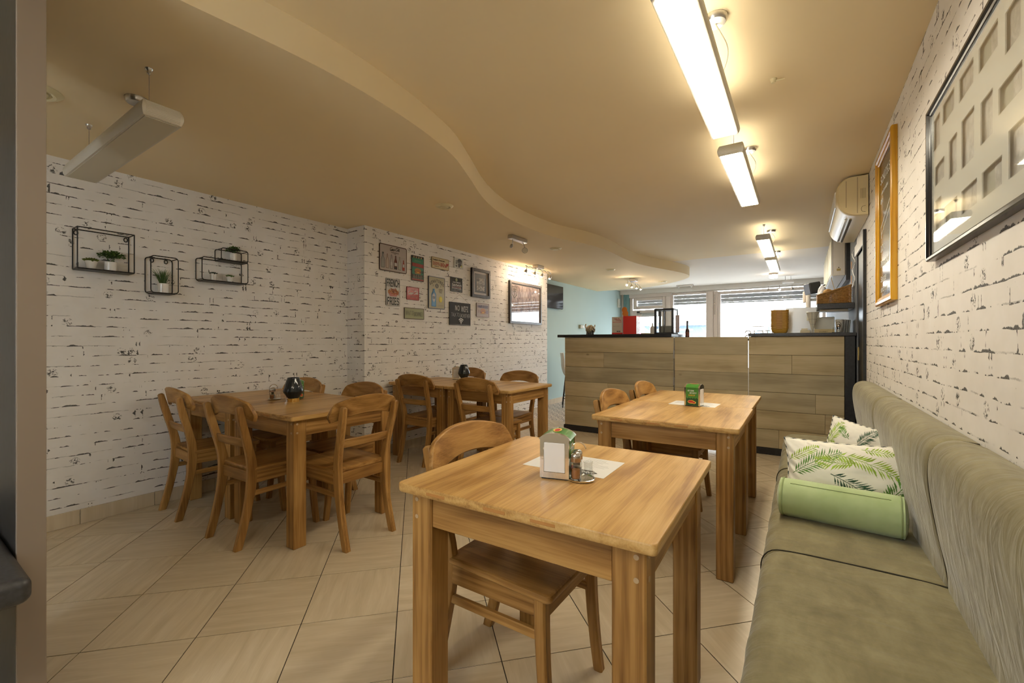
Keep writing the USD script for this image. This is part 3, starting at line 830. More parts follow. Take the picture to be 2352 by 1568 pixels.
for i, (z1, z0) in enumerate(zip(rows, rows[1:])):
    planks(gt, XG0 + .008, XG1 - .003, [], z1 - .002, z0 - .004, i + 2)
part(gt, 'backing', bx(XG0 + .02, XG1 - .01, CY + .0225, CY + .04, .09, 1.255), flat((.16, .13, .09), .8), False)
for z in (1.06, .74, .20):
    part(gt, 'hinge', cat([cyl((XG0 + .001, CY - .008, z - .045), (XG0 + .001, CY - .008, z + .045), .007, 10), cyl((XG0 + .001, CY - .008, z - .049), (XG0 + .001, CY - .008, z - .045), .010, 10)]), steel)

# ================================================================== LAMPS
LL, LW, LH = 1.19, .125, .062
def make_lamp(name, label, loc, rot, lit, zc, group):
    """Suspended fluorescent fitting, long side along local Y, underside at local z 0; zc = ceiling above it."""
    t = thing(name, label, 'ceiling lamp', loc, rot, group)
    def rr(hw, hl, z):
        q = sbox(-hw, -hl, hw, hl).buffer(-.006).buffer(.006, quad_segs=2)
        return np.c_[np.array(q.exterior.coords)[:-1], np.full(len(q.exterior.coords) - 1, z)]
    zs = np.linspace(0, LH, 12)
    rings = [rr(LW / 2 + .011 * math.sin(math.pi * min(1, z / LH * .8 + .12)), LL / 2 + .016 * math.sin(math.pi * min(1, z / LH * .8 + .12)), z) for z in zs]
    part(t, 'housing', loft(rings), lamp_body_mat, 35, local=True)
    for s in (-1, 1):
        rib = []
        for z in np.linspace(.004, LH - .004, 11):
            b = LL / 2 + .016 * math.sin(math.pi * min(1, z / LH * .8 + .12))
            rib.append(bx(-LW / 2 + .004, LW / 2 - .004, s * (b - .002), s * (b + .0018), z - .0014, z + .0014))
        part(t, 'ribbed_end', cat(rib), lamp_body_mat, False, local=True)
    part(t, 'diffuser', bx(-LW / 2 + .005, LW / 2 - .005, -LL / 2 + .004, LL / 2 - .004, -.003, .002), lamp_on if lit else diffuser_off, False, local=True)
    part(t, 'top_diffuser', bx(-LW / 2 + .02, LW / 2 - .02, -LL / 2 + .10, LL / 2 - .10, LH, LH + .003), lamp_up if lit else diffuser_off, False, local=True)
    for s in (-1, 1):
        y = s * (LL / 2 - .15)
        part(t, 'suspension_wire', cyl((0, y, LH - .002), (0, y, zc - .02), .0012, 6), steel, local=True)
        part(t, 'ceiling_hook', lathe([(.004, -.026), (.008, -.022), (.009, -.012), (.014, -.006), (.015, 0)], (0, y, zc - .0005), 14), steel, local=True)
    part(t, 'ceiling_cup', lathe([(.0, -.024), (.040, -.024), (.046, -.016), (.048, 0)], (.055, -.10, zc - .0005), 24), steel, local=True)
    cord = spline([(.055, -.10, zc - .022), (.075, -.04, zc - .05), (.085, .04, zc - .075), (.06, .10, LH + .03), (.02, .13, LH - .004)], 24)
    part(t, 'cord', tube(cord, .003, 6), flat((.62, .55, .40), .5), local=True)
    return t
ZB = 2.353
lit = make_lamp('ceiling_lamp', 'lit long ceiling lamp running out of the top edge of the picture', (-.354, 2.075, ZB), 0, True, ZH - ZB, 'lit suspended lamps')
for y, lb in ((3.545, 'lit ceiling lamp second in the row, its grey end toward the camera'),
              (6.22, 'lit ceiling lamp far back, third of the row'),
              (7.69, 'lit ceiling lamp farthest back in the row of suspended lamps'),
              (-.55, 'lit ceiling lamp of the same row, behind the camera'), (-1.85 + .0, None)):
    if lb:
        dup(lit, (-.36 if y > 0 else -.354, y, ZB), 0, lb)
ZU = 2.133
make_lamp('ceiling_lamp', 'unlit grey suspended lamp under the lowered ceiling, upper left', (-2.815, .705, ZU), 90, False, ZL - ZU, None)

sp_body = flat((.45, .43, .40), .3, 1.0)
def spot_head(t, base, piv, aim, on, r=.026):
    """A small spotlight: stem, bracket and a cup with its bulb; aim is the beam direction."""
    aim = np.array(aim, float); aim /= np.linalg.norm(aim); piv = np.array(piv, float)
    st = part(t, 'stem', tube(spline([base, (np.array(base) + piv) / 2 + (0, .012, 0), piv], 8), .004, 8), sp_body)
    h = part(t, 'spot_head', cat([tube([piv - aim * .022, piv - aim * .015, piv, piv + aim * .018, piv + aim * .024], [.006, .014, .019, r, r], 18)]), sp_body)
    part(h, 'bulb' if on else 'lens', (trimesh.creation.icosphere(1, .0165).apply_translation(piv + aim * .029) if on else tube([piv + aim * .024, piv + aim * .0255], r * .9, 16)), bulb_on if on else diffuser_off)

# two-spot bar, off
s1 = thing('spotlight_bar', 'short grey ceiling spotlight bar with two unlit heads, above the sign wall', 'spotlight', (-2.70, 4.18, ZL))
part(s1, 'rail', bx(-2.735, -2.665, 4.02, 4.34, ZL - .045, ZL - .0005, .006), steel, False)
spot_head(s1, (-2.70, 4.07, ZL - .045), (-2.715, 4.075, ZL - .115), (-.5, -.2, -.8), False, .012)
spot_head(s1, (-2.70, 4.29, ZL - .045), (-2.68, 4.30, ZL - .125), (.5, -.75, -.5), False, .034)
# four-spot bar washing the big picture
s2 = thing('spotlight_bar', 'twisted spotlight rail with four lit heads over the large framed picture', 'spotlight', (-3.44, 5.93, ZL))
part(s2, 'canopy', bx(-3.49, -3.39, 5.82, 6.02, ZL - .05, ZL - .0005, .006), steel, False)
rod = np.array([(-3.44 + .008 * math.sin(i * .9), 5.54 + i * .02, ZL - .062 + .008 * math.cos(i * .9)) for i in range(41)])
part(s2, 'rail', tube(rod, .006, 8), sp_body)
for y in (5.56, 5.82, 6.05, 6.32):
    spot_head(s2, (-3.44, y, ZL - .062), (-3.45, y + .01, ZL - .125), (-.50, .05, -.85), True)
# four-spot bar at the far end of the lowered ceiling
s3 = thing('spotlight_bar', 'ceiling spotlight bar with four lit heads above the bar counter', 'spotlight', (-2.66, 8.2, ZL))
part(s3, 'canopy', bx(-2.72, -2.61, 8.10, 8.28, ZL - .05, ZL - .0005, .006), steel, False)
rod = np.array([(-2.70 + .008 * math.sin(i * .9), 7.95 + i * .02, ZL - .062 + .008 * math.cos(i * .9)) for i in range(36)])
part(s3, 'rail', tube(rod, .006, 8), sp_body)
for x, y, a in ((-2.72, 7.97, (.25, -.75, -.6)), (-2.69, 8.15, (.1, .2, -1)), (-2.67, 8.38, (.0, .3, -1)), (-2.67, 8.62, (.2, .3, -1))):
    spot_head(s3, (-2.70, y, ZL - .062), (x, y, ZL - .125), a, True)
# unlit bar near the window beam, and the rail before the big window
s4 = thing('spotlight_bar', 'flat silver ceiling fitting without light near the window beam', 'spotlight', (-2.30, 10.9, ZH))
part(s4, 'rail', bx(-2.50, -2.12, 10.86, 10.94, ZH - .035, ZH - .0005, .006), steel, False)
for x in (-2.45, -2.17):
    part(s4, 'lens', cyl((x, 10.9, ZH - .06), (x, 10.9, ZH - .034), .022, 14), flat((.75, .73, .70), .3))
s5 = thing('spotlight_bar', 'thin white spotlight rail in front of the big window, one head lit', 'spotlight', (-.25, 10.6, ZH))
wm = flat((.62, .62, .62), .4)
part(s5, 'canopy', bx(-.33, -.13, 10.55, 10.65, ZH - .14, ZH - .10, .004), wm, False)
part(s5, 'rail', tube([(-.62, 10.6, ZH - .175), (.12, 10.6, ZH - .16)], .006, 8), wm)
part(s5, 'drop_rod', cat([cyl((-.28, 10.6, ZH - .12), (-.28, 10.6, ZH), .005, 8), cyl((-.18, 10.6, ZH - .12), (-.18, 10.6, ZH), .005, 8), cyl((-.28, 10.6, ZH - .172), (-.28, 10.6, ZH - .13), .004, 8)]), wm)
for k, x in enumerate((-.58, -.38, -.16, .08)):
    spot_head(s5, (x, 10.6, ZH - .17), (x, 10.6, ZH - .25), (.1, -.5, -.85) if k == 1 else (0, .5, -.9), k == 1, .03)
# small round lit lamp at the rear ceiling
s6 = thing('round_ceiling_lamp', 'small round lit ceiling lamp behind the row of long lamps', 'ceiling lamp', (-.46, 10.0, ZH))
part(s6, 'base', lathe([(.075, -.03), (.08, -.02), (.08, 0)], (-.46, 10.0, ZH - .0005), 28), flat((.72, .60, .48), .4))
part(s6, 'shade', lathe([(.02, -.10), (.062, -.098), (.072, -.085), (.072, -.03)], (-.46, 10.0, ZH - .0005), 28), emit('round_lamp_on', (1, .9, .78), 14.0))
# round ventilation rings in the lowered ceiling
vent_m = flat((.74, .66, .42), .35)
vents = [(-3.02, .46, 'large pale round ceiling vent at the left border above the unlit lamp', 1.28), (-2.609, 2.851, 'pale round ceiling vent nearest the bend of the lowered ceiling', 1), (-2.619, 4.943, 'pale round ceiling vent right of the unlit two-head spotlight bar', 1), (-2.630, 6.892, 'pale round ceiling vent left of the lit spotlights above the counter', 1), (-2.281, 8.827, 'farthest pale round ceiling vent, at the rounded tip of the lowered ceiling', 1)]
for x, y, lb, k in vents:
    v = thing('ceiling_vent', lb, 'vent', (x, y, ZL), 0, 'round ceiling vents')
    part(v, 'rim', lathe([(.046 * k, -.002), (.050 * k, -.014), (.060 * k, -.016), (.076 * k, -.006), (.080 * k, -.0005)], (x, y, ZL), 40), vent_m)
    part(v, 'disc', lathe([(.0, -.018), (.034 * k, -.018), (.039 * k, -.014), (.039 * k, -.001)], (x, y, ZL), 36), vent_m)
sm1 = single('hook', cat([lathe([(.010, -.02), (.012, -.01), (.016, 0)], (-.12, 2.6, ZH - .0005), 14), cyl((-.12, 2.6, ZH - .012), (-.07, 2.6, ZH - .014), .004, 8)]), vent_m, 'tiny pale ceiling hook right of the nearest lit lamp', 'hook')

# ================================================================== WALL SIGNS
WX = XL2
def FL(y, z, out=.0):                      # frame of a picture hung on the sign wall
    return frame_m((WX + out, y, z), (0, 1, 0), (0, 0, 1))
class Sign:
    def __init__(s, name, label, y0, y1, z0, z1, base, th=.006, group='tin signs on the brick wallpaper', rough=.35, rim=None, tilt=0, cat_='sign', r=.008, off=.003):
        s.w, s.h = y1 - y0, z1 - z0
        s.c = ((y0 + y1) / 2, (z0 + z1) / 2)
        s.t = thing(name, label, cat_, (WX, s.c[0], s.c[1]), 0, group)
        s.M = FL(s.c[0], s.c[1], off) @ trimesh.transformations.rotation_matrix(math.radians(tilt), (0, 0, 1))
        s.th, s.k = th, 0
        q = sbox(-s.w / 2, -s.h / 2, s.w / 2, s.h / 2).buffer(-r).buffer(r, quad_segs=4)
        part(s.t, 'board', moved(extr(q, th), s.M), flat(base, rough), False)
        if rim is not None:
            part(s.t, 'rim', moved(extr(q.difference(q.buffer(-.008)), th + .0012), s.M), flat(rim, .35), False)
        s.lay = {}
    def add(s, mesh, rgb, name='picture', lift=1, rough=.4):
        m = mesh.copy(); m.apply_translation((0, 0, s.th + .0005 * lift))
        s.lay.setdefault((name, tuple(rgb), rough, lift), []).append(moved(m, s.M))
        return s
    def poly(s, q, rgb, lift=1, name='picture', rough=.4):
        return s.add(extr(q, .0005), rgb, name, lift, rough)
    def text(s, t_, tall, cx, cy, w, rgb, lift=3, bold=True, shear=0):
        return s.add(txt(t_, .05, cx, cy, w, bold, tall=tall, shear=shear), rgb, 'lettering', lift)
    def end(s):
        for (n, rgb, rough, lift), ms in s.lay.items():
            part(s.t, n, cat(ms), flat(rgb, rough), False)

def ell(cx, cy, rx, ry): return affinity.scale(Point(cx, cy).buffer(1, quad_segs=12), rx, ry)  if False else affinity.translate(affinity.scale(Point(0, 0).buffer(1, quad_segs=12), rx, ry), cx, cy)
def arc(cx, cy, rx, ry, a0, a1, n=16):
    a = np.radians(np.linspace(a0, a1, n)); return np.c_[cx + rx * np.cos(a), cy + ry * np.sin(a)]
def script_logo(w, cx, cy, wt=.16):
    """The cursive drink logo as brush strokes: two looped capitals with a long flourish."""
    S = []
    def C(x): S.append(np.vstack([arc(x + 1.1, 1.75, .35, .45, 20, 160, 8), arc(x + .95, .95, .80, 1.15, 110, 320, 24)]))
    def o(x): S.append(arc(x, .45, .36, .46, 0, 360, 20)); S.append(arc(x + .1, .95, .5, .35, 250, 330, 8))
    def c(x): S.append(arc(x, .45, .36, .46, 50, 330, 18))
    def a(x): o(x); S.append(np.array([(x + .36, .9), (x + .38, .15), (x + .62, .05)]))
    C(0); o(2.05); c(3.0); a(3.85); S.append(np.array([(4.75, .55), (5.15, .55)]))
    C(5.2); o(7.2); S.append(np.vstack([np.array([(8.0, .1), (8.05, 1.3)]), arc(8.22, 1.55, .17, .55, 180, -60, 12), np.array([(8.0, .4)])])); a(8.75)
    S.append(np.vstack([arc(.9, .2, 1.0, .6, 250, 330, 8), np.array([(3.0, -.35), (4.2, -.25)])]))
    S.append(np.vstack([arc(6.2, 2.0, .8, .45, 150, 20, 8), np.array([(8.2, 2.1), (8.9, 1.7)])]))
    g_ = shapely.union_all([LineString(q).buffer(wt, quad_segs=3) for q in S])
    g_ = affinity.affine_transform(g_, [1, .32, 0, 1, 0, 0])
    x0, y0, x1, y1 = g_.bounds
    k = w / (x1 - x0)
    return affinity.translate(affinity.scale(g_, k, k, origin=((x0 + x1) / 2, (y0 + y1) / 2)), cx - (x0 + x1) / 2, cy - (y0 + y1) / 2)
def bottle(x, y0, h, w, neck=.32):
    a = [(-.5, 0), (.5, 0), (.5, .5), (.42, .60), (.20, .76), (.17, .97), (-.17, .97), (-.20, .76), (-.42, .60), (-.5, .5)]
    return Polygon([(x + p * w, y0 + q * h) for p, q in a]).buffer(-w * .08).buffer(w * .08, quad_segs=3)
def burger(s, cx, cy, w, lift=2):
    h = w * .62
    s.poly(ell(cx, cy + h * .18, w / 2, h * .45).intersection(sbox(cx - w, cy + h * .12, cx + w, cy + h)), (.42, .17, .04), lift)
    s.poly(sbox(cx - w * .52, cy + h * .03, cx + w * .52, cy + h * .14), (.10, .25, .04), lift)
    s.poly(sbox(cx - w * .5, cy - h * .06, cx + w * .5, cy + h * .05), (.55, .05, .03), lift + 1)
    s.poly(sbox(cx - w * .5, cy - h * .22, cx + w * .5, cy - h * .06), (.09, .035, .015), lift)
    s.poly(Polygon([(cx - w * .42, cy - h * .06), (cx + w * .42, cy - h * .06), (cx + w * .05, cy - h * .26)]), (.75, .50, .05), lift + 1)
    s.poly(sbox(cx - w * .48, cy - h * .45, cx + w * .48, cy - h * .22).buffer(-w * .05).buffer(w * .05), (.45, .22, .06), lift)

# 1 grey sign with six bottles
s = Sign('tin_sign', 'large greyish tin sign with black script and six bottles', 3.052, 3.434, 1.972, 2.258, (.44, .385, .36), rim=(.07, .035, .02), r=.018)
s.poly(sbox(-.19, -.10, .19, .035).buffer(-.001), (.40, .35, .33), 1)
s.poly(script_logo(.135, .02, .105, .13), (.03, .025, .02), 3, 'lettering')
s.text('DELICIOUS REFRESHING', .008, .02, .066, .11, (.08, .06, .05)).text('DRINK', .006, .02, .052, .03, (.08, .06, .05))
for k, (x, h, w, c0, c1) in enumerate([(-.145, .165, .048, (.30, .30, .29), (.10, .11, .11)), (-.085, .160, .040, (.45, .37, .32), (.22, .14, .11)), (-.028, .158, .040, (.42, .38, .36), (.14, .12, .12)), (.030, .155, .044, (.14, .035, .02), (.06, .02, .015)), (.088, .150, .040, (.42, .42, .34), (.16, .16, .12)), (.143, .120, .034, (.38, .05, .02), (.20, .02, .01))]):
    b_ = bottle(x, -.112, h, w)
    s.poly(b_, c1, 2); s.poly(b_.buffer(-.005), c0, 3)
    if k in (2, 3, 5): s.poly(sbox(x - w * .38, -.075, x + w * .38, -.04), (.50, .47, .45), 4)
    if k == 3: s.poly(sbox(x - w * .40, -.108, x + w * .40, -.085), (.04, .03, .03), 4)
    if k == 0: s.poly(sbox(x - .012, h - .13, x + .012, h - .112), (.10, .11, .11), 4)
s.end()
# 2 green burger sign
s = Sign('tin_sign', 'tall green tin sign with a hamburger and a red banner', 3.508, 3.702, 1.914, 2.204, (.045, .22, .13), rim=(.05, .03, .025))
for k in range(5): s.poly(sbox(-.09 + .039 * k, .118, -.072 + .039 * k, .14), (.02, .02, .02), 1)
for k in range(4): s.poly(sbox(-.072 + .039 * k, .118, -.052 + .039 * k, .14), (.40, .28, .12), 1)
s.text('Delicious', .020, 0, .088, .10, (.20, .40, .25), 2, False, .2)
s.poly(Polygon([(-.09, .02), (.09, .012), (.09, .055), (-.09, .062)]), (.30, .035, .025), 1)
s.text('BURGERS', .032, 0, .037, .15, (.42, .10, .08), 2)
burger(s, .0, -.035, .10)
s.poly(ell(.072, -.035, .014, .018), (.03, .06, .05), 2)
for k in range(5): s.poly(sbox(-.088 + .037 * k, -.115, -.069 + .037 * k, -.068), (.05, .035, .025), 1)
for k in range(4): s.poly(sbox(-.069 + .037 * k, -.115, -.051 + .037 * k, -.075), (.20, .14, .10), 1)
s.text('MENU ONLY', .020, 0, -.102, .15, (.20, .22, .18), 3)
s.poly(sbox(-.09, -.140, .09, -.120), (.36, .07, .055), 1)
s.end()
# 3 cream wine sign
s = Sign('tin_sign', 'cream tin sign about wine with red lettering and a heart', 3.834, 4.140, 2.104, 2.241, (.62, .53, .33), rim=(.38, .27, .12))
s.text("Today's Forecast", .026, -.03, .036, .21, (.08, .04, .02)).text('100%', .040, -.075, -.008, .12, (.40, .05, .025)).text('Wine', .052, .055, -.012, .12, (.40, .05, .025), shear=.2)
s.text('CHANCE OF', .010, -.07, -.042, .08, (.10, .05, .03))
s.poly(Polygon([(.122, -.02), (.145, .005), (.136, .02), (.122, .01), (.108, .02), (.099, .005)]), (.42, .04, .03), 3)
s.end()
# 4 small white sign with black glass
s = Sign('tin_sign', 'small pale square sign with black lettering and drawing, right of the wine sign', 4.245, 4.421, 2.163, 2.296, (.56, .57, .54), r=.004)
s.text('GIN', .05, -.052, .01, .026, (.05, .05, .05), 3)
s.poly(ell(.015, .02, .048, .036).intersection(sbox(-.1, .02, .1, .1)), (.04, .045, .045), 2).poly(sbox(-.03, -.005, .06, .02), (.20, .20, .20), 2).text('GIN O', .026, .016, .008, .07, (.04, .04, .04), 3).poly(ell(.02, -.022, .04, .016), (.06, .06, .06), 2).poly(sbox(-.012, -.055, .018, -.035), (.07, .07, .07), 2).poly(ell(.05, -.035, .013, .013), (.55, .52, .10), 3).poly(sbox(-.065, -.05, -.035, -.03), (.08, .08, .08), 2)
s.end()
# 5 french fries
s = Sign('tin_sign', 'tall white tin sign reading FRENCH FRIES with a bowl of fries', 3.142, 3.336, 1.602, 1.900, (.62, .60, .58), rim=(.50, .48, .46))
s.text('FRENCH', .085, 0, .098, .175, (.025, .03, .028)).text('FRIES', .085, 0, -.098, .165, (.025, .03, .028))
rng = np.random.default_rng(4)
s.poly(Polygon([(-.075, -.002), (.075, -.002), (.045, -.046), (-.045, -.046)]), (.55, .22, .20), 1)
fr_ = {}
for k in range(70):
    x, y, a = rng.uniform(-.075, .075), rng.uniform(-.025, .032), rng.uniform(0, 180)
    if (x / .088) ** 2 + ((y + .004) / .04) ** 2 > 1: continue
    c = [(.55, .20, .035), (.62, .30, .06), (.42, .10, .03)][k % 3]
    s.poly(affinity.translate(affinity.rotate(sbox(-.015, -.0028, .015, .0028), a), x, y), c, 2 + k % 3)
s.end()
# 6 red script sign
s = Sign('tin_sign', 'small square glossy red sign with white script', 3.433, 3.626, 1.688, 1.837, (.42, .022, .012), rough=.15, rim=(.30, .02, .012))
s.text('DRINK', .010, -.005, .038, .04, (.60, .30, .26)).poly(script_logo(.155, 0, .010, .17), (.68, .62, .60), 3, 'lettering').text('Sparkling', .026, .01, -.040, .10, (.62, .30, .27), 3, False, .3)
s.end()
# 7 gin and tonic
s = Sign('tin_sign', 'tall cream sign reading GIN & TONIC with a blue bottle', 3.777, 4.061, 1.611, 2.000, (.44, .40, .27), rim=(.13, .15, .20), rough=.2, th=.010)
for i, ch in enumerate('GIN&TONIC'):
    a = math.radians(48 - 12 * i)
    m = txt(ch, .03, 0, 0, .020, True, tall=.036); m.apply_transform(trimesh.transformations.rotation_matrix(a * .55, (0, 0, 1))); m.apply_translation((-.155 * math.sin(a), .02 + .125 * math.cos(a), 0))
    s.add(m, (.06, .06, .05), 'lettering', 3)
s.poly(ell(0, .085, .027, .027), (.08, .085, .08), 2).text('G', .034, 0, .085, .026, (.42, .39, .27), 3).text('19', .022, -.065, .085, .02, (.34, .31, .20)).text('72', .022, .065, .085, .02, (.34, .31, .20))
bt = Polygon([(-.095, -.17), (-.015, -.17), (-.015, -.02), (-.03, .005), (-.038, .02), (-.038, .045), (-.072, .045), (-.072, .02), (-.08, .005), (-.095, -.02)]).buffer(-.004).buffer(.004)
s.poly(bt, (.07, .22, .45), 2).poly(bt.buffer(-.010), (.13, .33, .58), 3).poly(Polygon([(-.055, .0), (-.030, -.03), (-.030, -.09), (-.055, -.12), (-.080, -.09), (-.080, -.03)]), (.52, .54, .58), 4).text('GIN', .030, -.055, -.06, .040, (.08, .10, .16), 5)
s.text('TONIC', .016, .065, .045, .07, (.20, .18, .12)).text('WATER', .012, .065, .025, .06, (.24, .21, .14)).text('SODA', .012, .065, .008, .045, (.24, .21, .14))
s.poly(ell(.065, -.075, .030, .036), (.62, .52, .015), 3).poly(ell(.065, -.075, .020, .025), (.70, .60, .05), 4)
s.poly(sbox(.02, -.16, .11, -.158), (.24, .21, .14), 3).poly(sbox(.02, -.15, .11, -.148), (.24, .21, .14), 3)
s.end()
# 8 black small
s = Sign('tin_sign', 'small square black enamel sign with white lettering, right of the gin sign', 4.175, 4.403, 1.853, 2.039, (.018, .016, .014), rough=.15, rim=(.03, .028, .025))
s.poly(ell(-.005, .062, .020, .022), (.22, .25, .12), 2).text('OUR FAMOUS', .018, 0, .028, .15, (.55, .54, .52)).text('Sandwich', .034, 0, -.004, .18, (.60, .58, .55), 3).text('& COFFEE', .020, .0, -.036, .17, (.50, .30, .26)).poly(sbox(-.09, -.052, .09, -.048), (.55, .54, .52), 3).text('EST. 1950', .014, .0, -.072, .09, (.25, .18, .17))
s.end()
# 9 framed poster
s = Sign('framed_poster', 'black framed poster reading SMILE BRIGHTER than diamonds SHINE', 4.582, 4.990, 1.819, 2.211, (.48, .43, .39), th=.012, cat_='poster', group='framed pictures on the brick wallpaper')
fr = sbox(-s.w / 2, -s.h / 2, s.w / 2, s.h / 2)
part(s.t, 'frame', moved(extr(fr.difference(fr.buffer(-.036, join_style=2)), .030), s.M), flat((.035, .030, .030), .4), False)
s.poly(sbox(-.128, -.130, .128, .130), (.042, .042, .045), 1)
s.text('always', .020, -.065, .062, .06, (.55, .52, .48), 3, False).text('SMILE', .046, .028, .050, .12, (.55, .52, .48)).text('BRIGHTER', .036, 0, .005, .18, (.55, .52, .48)).text('than diamonds', .020, 0, -.026, .18, (.55, .52, .48), 3, False).text('SHINE', .060, 0, -.070, .18, (.60, .57, .52))
s.end()
# 10 pale green sign
s = Sign('tin_sign', 'low pale green sign with grey condensed lettering, below the red square sign', 3.400, 3.706, 1.469, 1.598, (.36, .37, .20), rim=(.16, .13, .08), r=.006)
s.text('WHAT IF', .052, -.075, .004, .12, (.22, .23, .14)).text('BROWNIES', .052, .060, -.004, .14, (.22, .23, .14))
s.end()
# 11 hanging slate
s = Sign('slate_sign', 'black hanging board reading NO WIFI TALK TO EACH OTHER, on a string', 4.150, 4.567, 1.424, 1.718, (.026, .024, .022), rough=.7, r=.002, th=.010)
wc = (.58, .56, .52)
s.text('NO', .066, -.06, .075, .085, wc, 3, False).text('WIFI', .072, .085, .068, .14, wc, 3, False)
s.text('TALK TO', .050, -.10, -.012, .155, (.32, .31, .29), 3, False).text('EACHOTHER', .050, .09, -.020, .20, (.38, .37, .34), 3, False)
for r in (.070, .047, .025):
    s.poly(Polygon(np.vstack([arc(.012, -.125, r, r, 45, 135), arc(.012, -.125, r - .014, r - .014, 135, 45)])), wc, 3, 'symbol')
s.poly(ell(.012, -.124, .008, .008), wc, 3, 'symbol')
s.poly(sbox(-.20, -.140, .20, -.137), (.40, .39, .36), 2)
s.end()
part(s.t, 'string', tube([(WX + .012, 4.175, 1.714), (WX + .004, 4.352, 1.822), (WX + .012, 4.545, 1.714)], .0012, 5), flat((.30, .22, .14), .8))
# 12 hamburgers
s = Sign('tin_sign', 'small square pinkish sign reading HAMBURGERS with a burger', 4.703, 4.990, 1.555, 1.746, (.46, .38, .34), rim=(.30, .20, .16), rough=.25)
s.text('HAMBURGERS', .040, 0, .048, .24, (.07, .07, .16)); burger(s, 0, -.022, .115)
s.poly(ell(.095, -.025, .020, .020).difference(ell(.095, -.025, .014, .014)), (.16, .15, .34), 3).poly(ell(-.095, -.02, .016, .020).difference(ell(-.095, -.02, .011, .015)), (.36, .22, .20), 3)
s.end()
# 13 large framed picture
g = G(); o = g.pos()
f1 = g.noise(o, 5.0, 5, .62, 1.6); f2 = g.noise(g.scaled(o, (1, 1, .4)), 13.0, 4, .6, 2.0)
c = g.mix(g.step(f2, .45, .62), g.ramp(f1, [(.3, (.20, .13, .12)), (.48, (.42, .30, .27)), (.62, (.50, .40, .38)), (.8, (.58, .50, .52))]), (.17, .12, .13))
pic = g.done('old_picture', g.bsdf(base_color=c, roughness=.5))
pf = thing('framed_picture', 'large framed brownish town picture lit by the spotlights, at the end of the sign wall', 'picture', (WX, 5.975, 1.82), 0, 'framed pictures on the brick wallpaper')
fr = sbox(-.48, -.328, .48, .328)
M = FL(5.975, 1.82, .002)
part(pf, 'frame', moved(extr(fr.difference(fr.buffer(-.034, join_style=2)), .034), M), flat((.07, .06, .058), .35), False)
part(pf, 'mount', moved(extr(fr.buffer(-.033, join_style=2), .008), M), flat((.60, .52, .48), .6), False)
part(pf, 'print', moved(extr(sbox(-.425, -.275, .425, .275), .001, .008), M), pic, False)
cre = Polygon([(-.40, .25), (-.25, .25), (-.25, .12), (-.325, .06), (-.40, .12)])
part(pf, 'crest', moved(cat([extr(cre.difference(cre.buffer(-.016)), .001, .009), extr(sbox(-.335, .10, -.315, .22), .001, .009), extr(sbox(-.365, .16, -.285, .18), .001, .009), extr(ell(-.355, .205, .012, .018), .001, .009), extr(ell(-.295, .205, .012, .018), .001, .009)]), M), flat((.10, .075, .06), .6), False)
part(pf, 'glass', moved(extr(fr.buffer(-.034, join_style=2), .002, .016), M), clear, False)

# ================================================================== RIGHT WALL
def FR(y, z, out=0.0):                     # frame of a picture on the right wall: right = toward the camera
    return frame_m((XR - out, y, z), (0, -1, 0), (0, 0, 1))
cf = thing('collage_frame', 'big black collage frame of small grey photos on the right wall', 'picture frame', (XR, 1.925, 1.83))
cw, ch = .955, .60
M = FR(1.925, 1.835, .001)
fr = sbox(-cw / 2, -ch / 2, cw / 2, ch / 2)
def moulding(q, w, h, z0=0.0):
    """Picture moulding: stepped, rounded bars all round the rectangle q."""
    prof = [(0, 0), (0, h * .8), (w * .12, h), (w * .45, h), (w * .6, h * .78), (w * .85, h * .70), (w, h * .5), (w, 0)]
    rings = [np.c_[np.array(q.buffer(-max(a, 1e-5), join_style=2).exterior.coords)[:-1], np.full(4, z0 + b)] for a, b in prof]
    m = loft(rings + rings[:1], caps=False)
    return m
part(cf, 'frame', moved(moulding(fr, .026, .030), M), flat((.012, .012, .014), .22), 25)
holes = [(2.359, 2.26, 1.959, 2.079), (2.224, 2.075, 2.009, 2.084), (2.02, 1.874, 2.0, 2.077), (1.827, 1.677, 1.999, 2.073), (1.627, 1.531, 1.945, 2.051), (2.338, 2.2, 1.816, 1.892), (2.139, 2.043, 1.785, 1.918), (1.995, 1.868, 1.772, 1.928), (1.812, 1.715, 1.782, 1.906), (1.672, 1.523, 1.81, 1.88), (2.33, 2.24, 1.629, 1.759), (2.193, 2.039, 1.626, 1.702), (1.995, 1.843, 1.625, 1.701), (1.799, 1.648, 1.623, 1.699), (1.605, 1.499, 1.62, 1.742)]
hp = [sbox(1.925 - a, c - 1.835, 1.925 - b, d - 1.835) for a, b, c, d in holes]
part(cf, 'mount', moved(extr(fr.buffer(-.022, join_style=2).difference(shapely.union_all(hp)), .003, .012), M), flat((.80, .79, .74), .7), False)
part(cf, 'backing', moved(extr(fr.buffer(-.02, join_style=2), .003, .002), M), flat((.46, .46, .39), .7), False)
g = G(); o = g.scaled(g.pos(), (1, 1, 1))
f1 = g.noise(o, 17.0, 4, .6, 1.0); f2 = g.noise(g.scaled(o, (1, 1, .5)), 60.0, 3, .6, 1.0)
photo_mat = g.done('old_photo', g.bsdf(base_color=g.ramp(g.m('add', g.m('multiply', f1, .65), g.m('multiply', f2, .35)), [(.34, (.26, .24, .22)), (.48, (.46, .44, .41)), (.62, (.66, .63, .60))]), roughness=.4))
for k, q in enumerate(hp):
    x0, y0, x1, y1 = q.bounds
    if k in (1, 3, 9, 11, 13):             # the print slipped aside in its opening
        x0 = x0 + (x1 - x0) * .45
    part(cf, 'photo', moved(extr(sbox(x0 + .001, y0 - .004, x1 + .004, y1 + .002), .001, .0055), M), photo_mat, False)
part(cf, 'glass', moved(extr(fr.buffer(-.022, join_style=2), .0015, .017), M), clear, False)

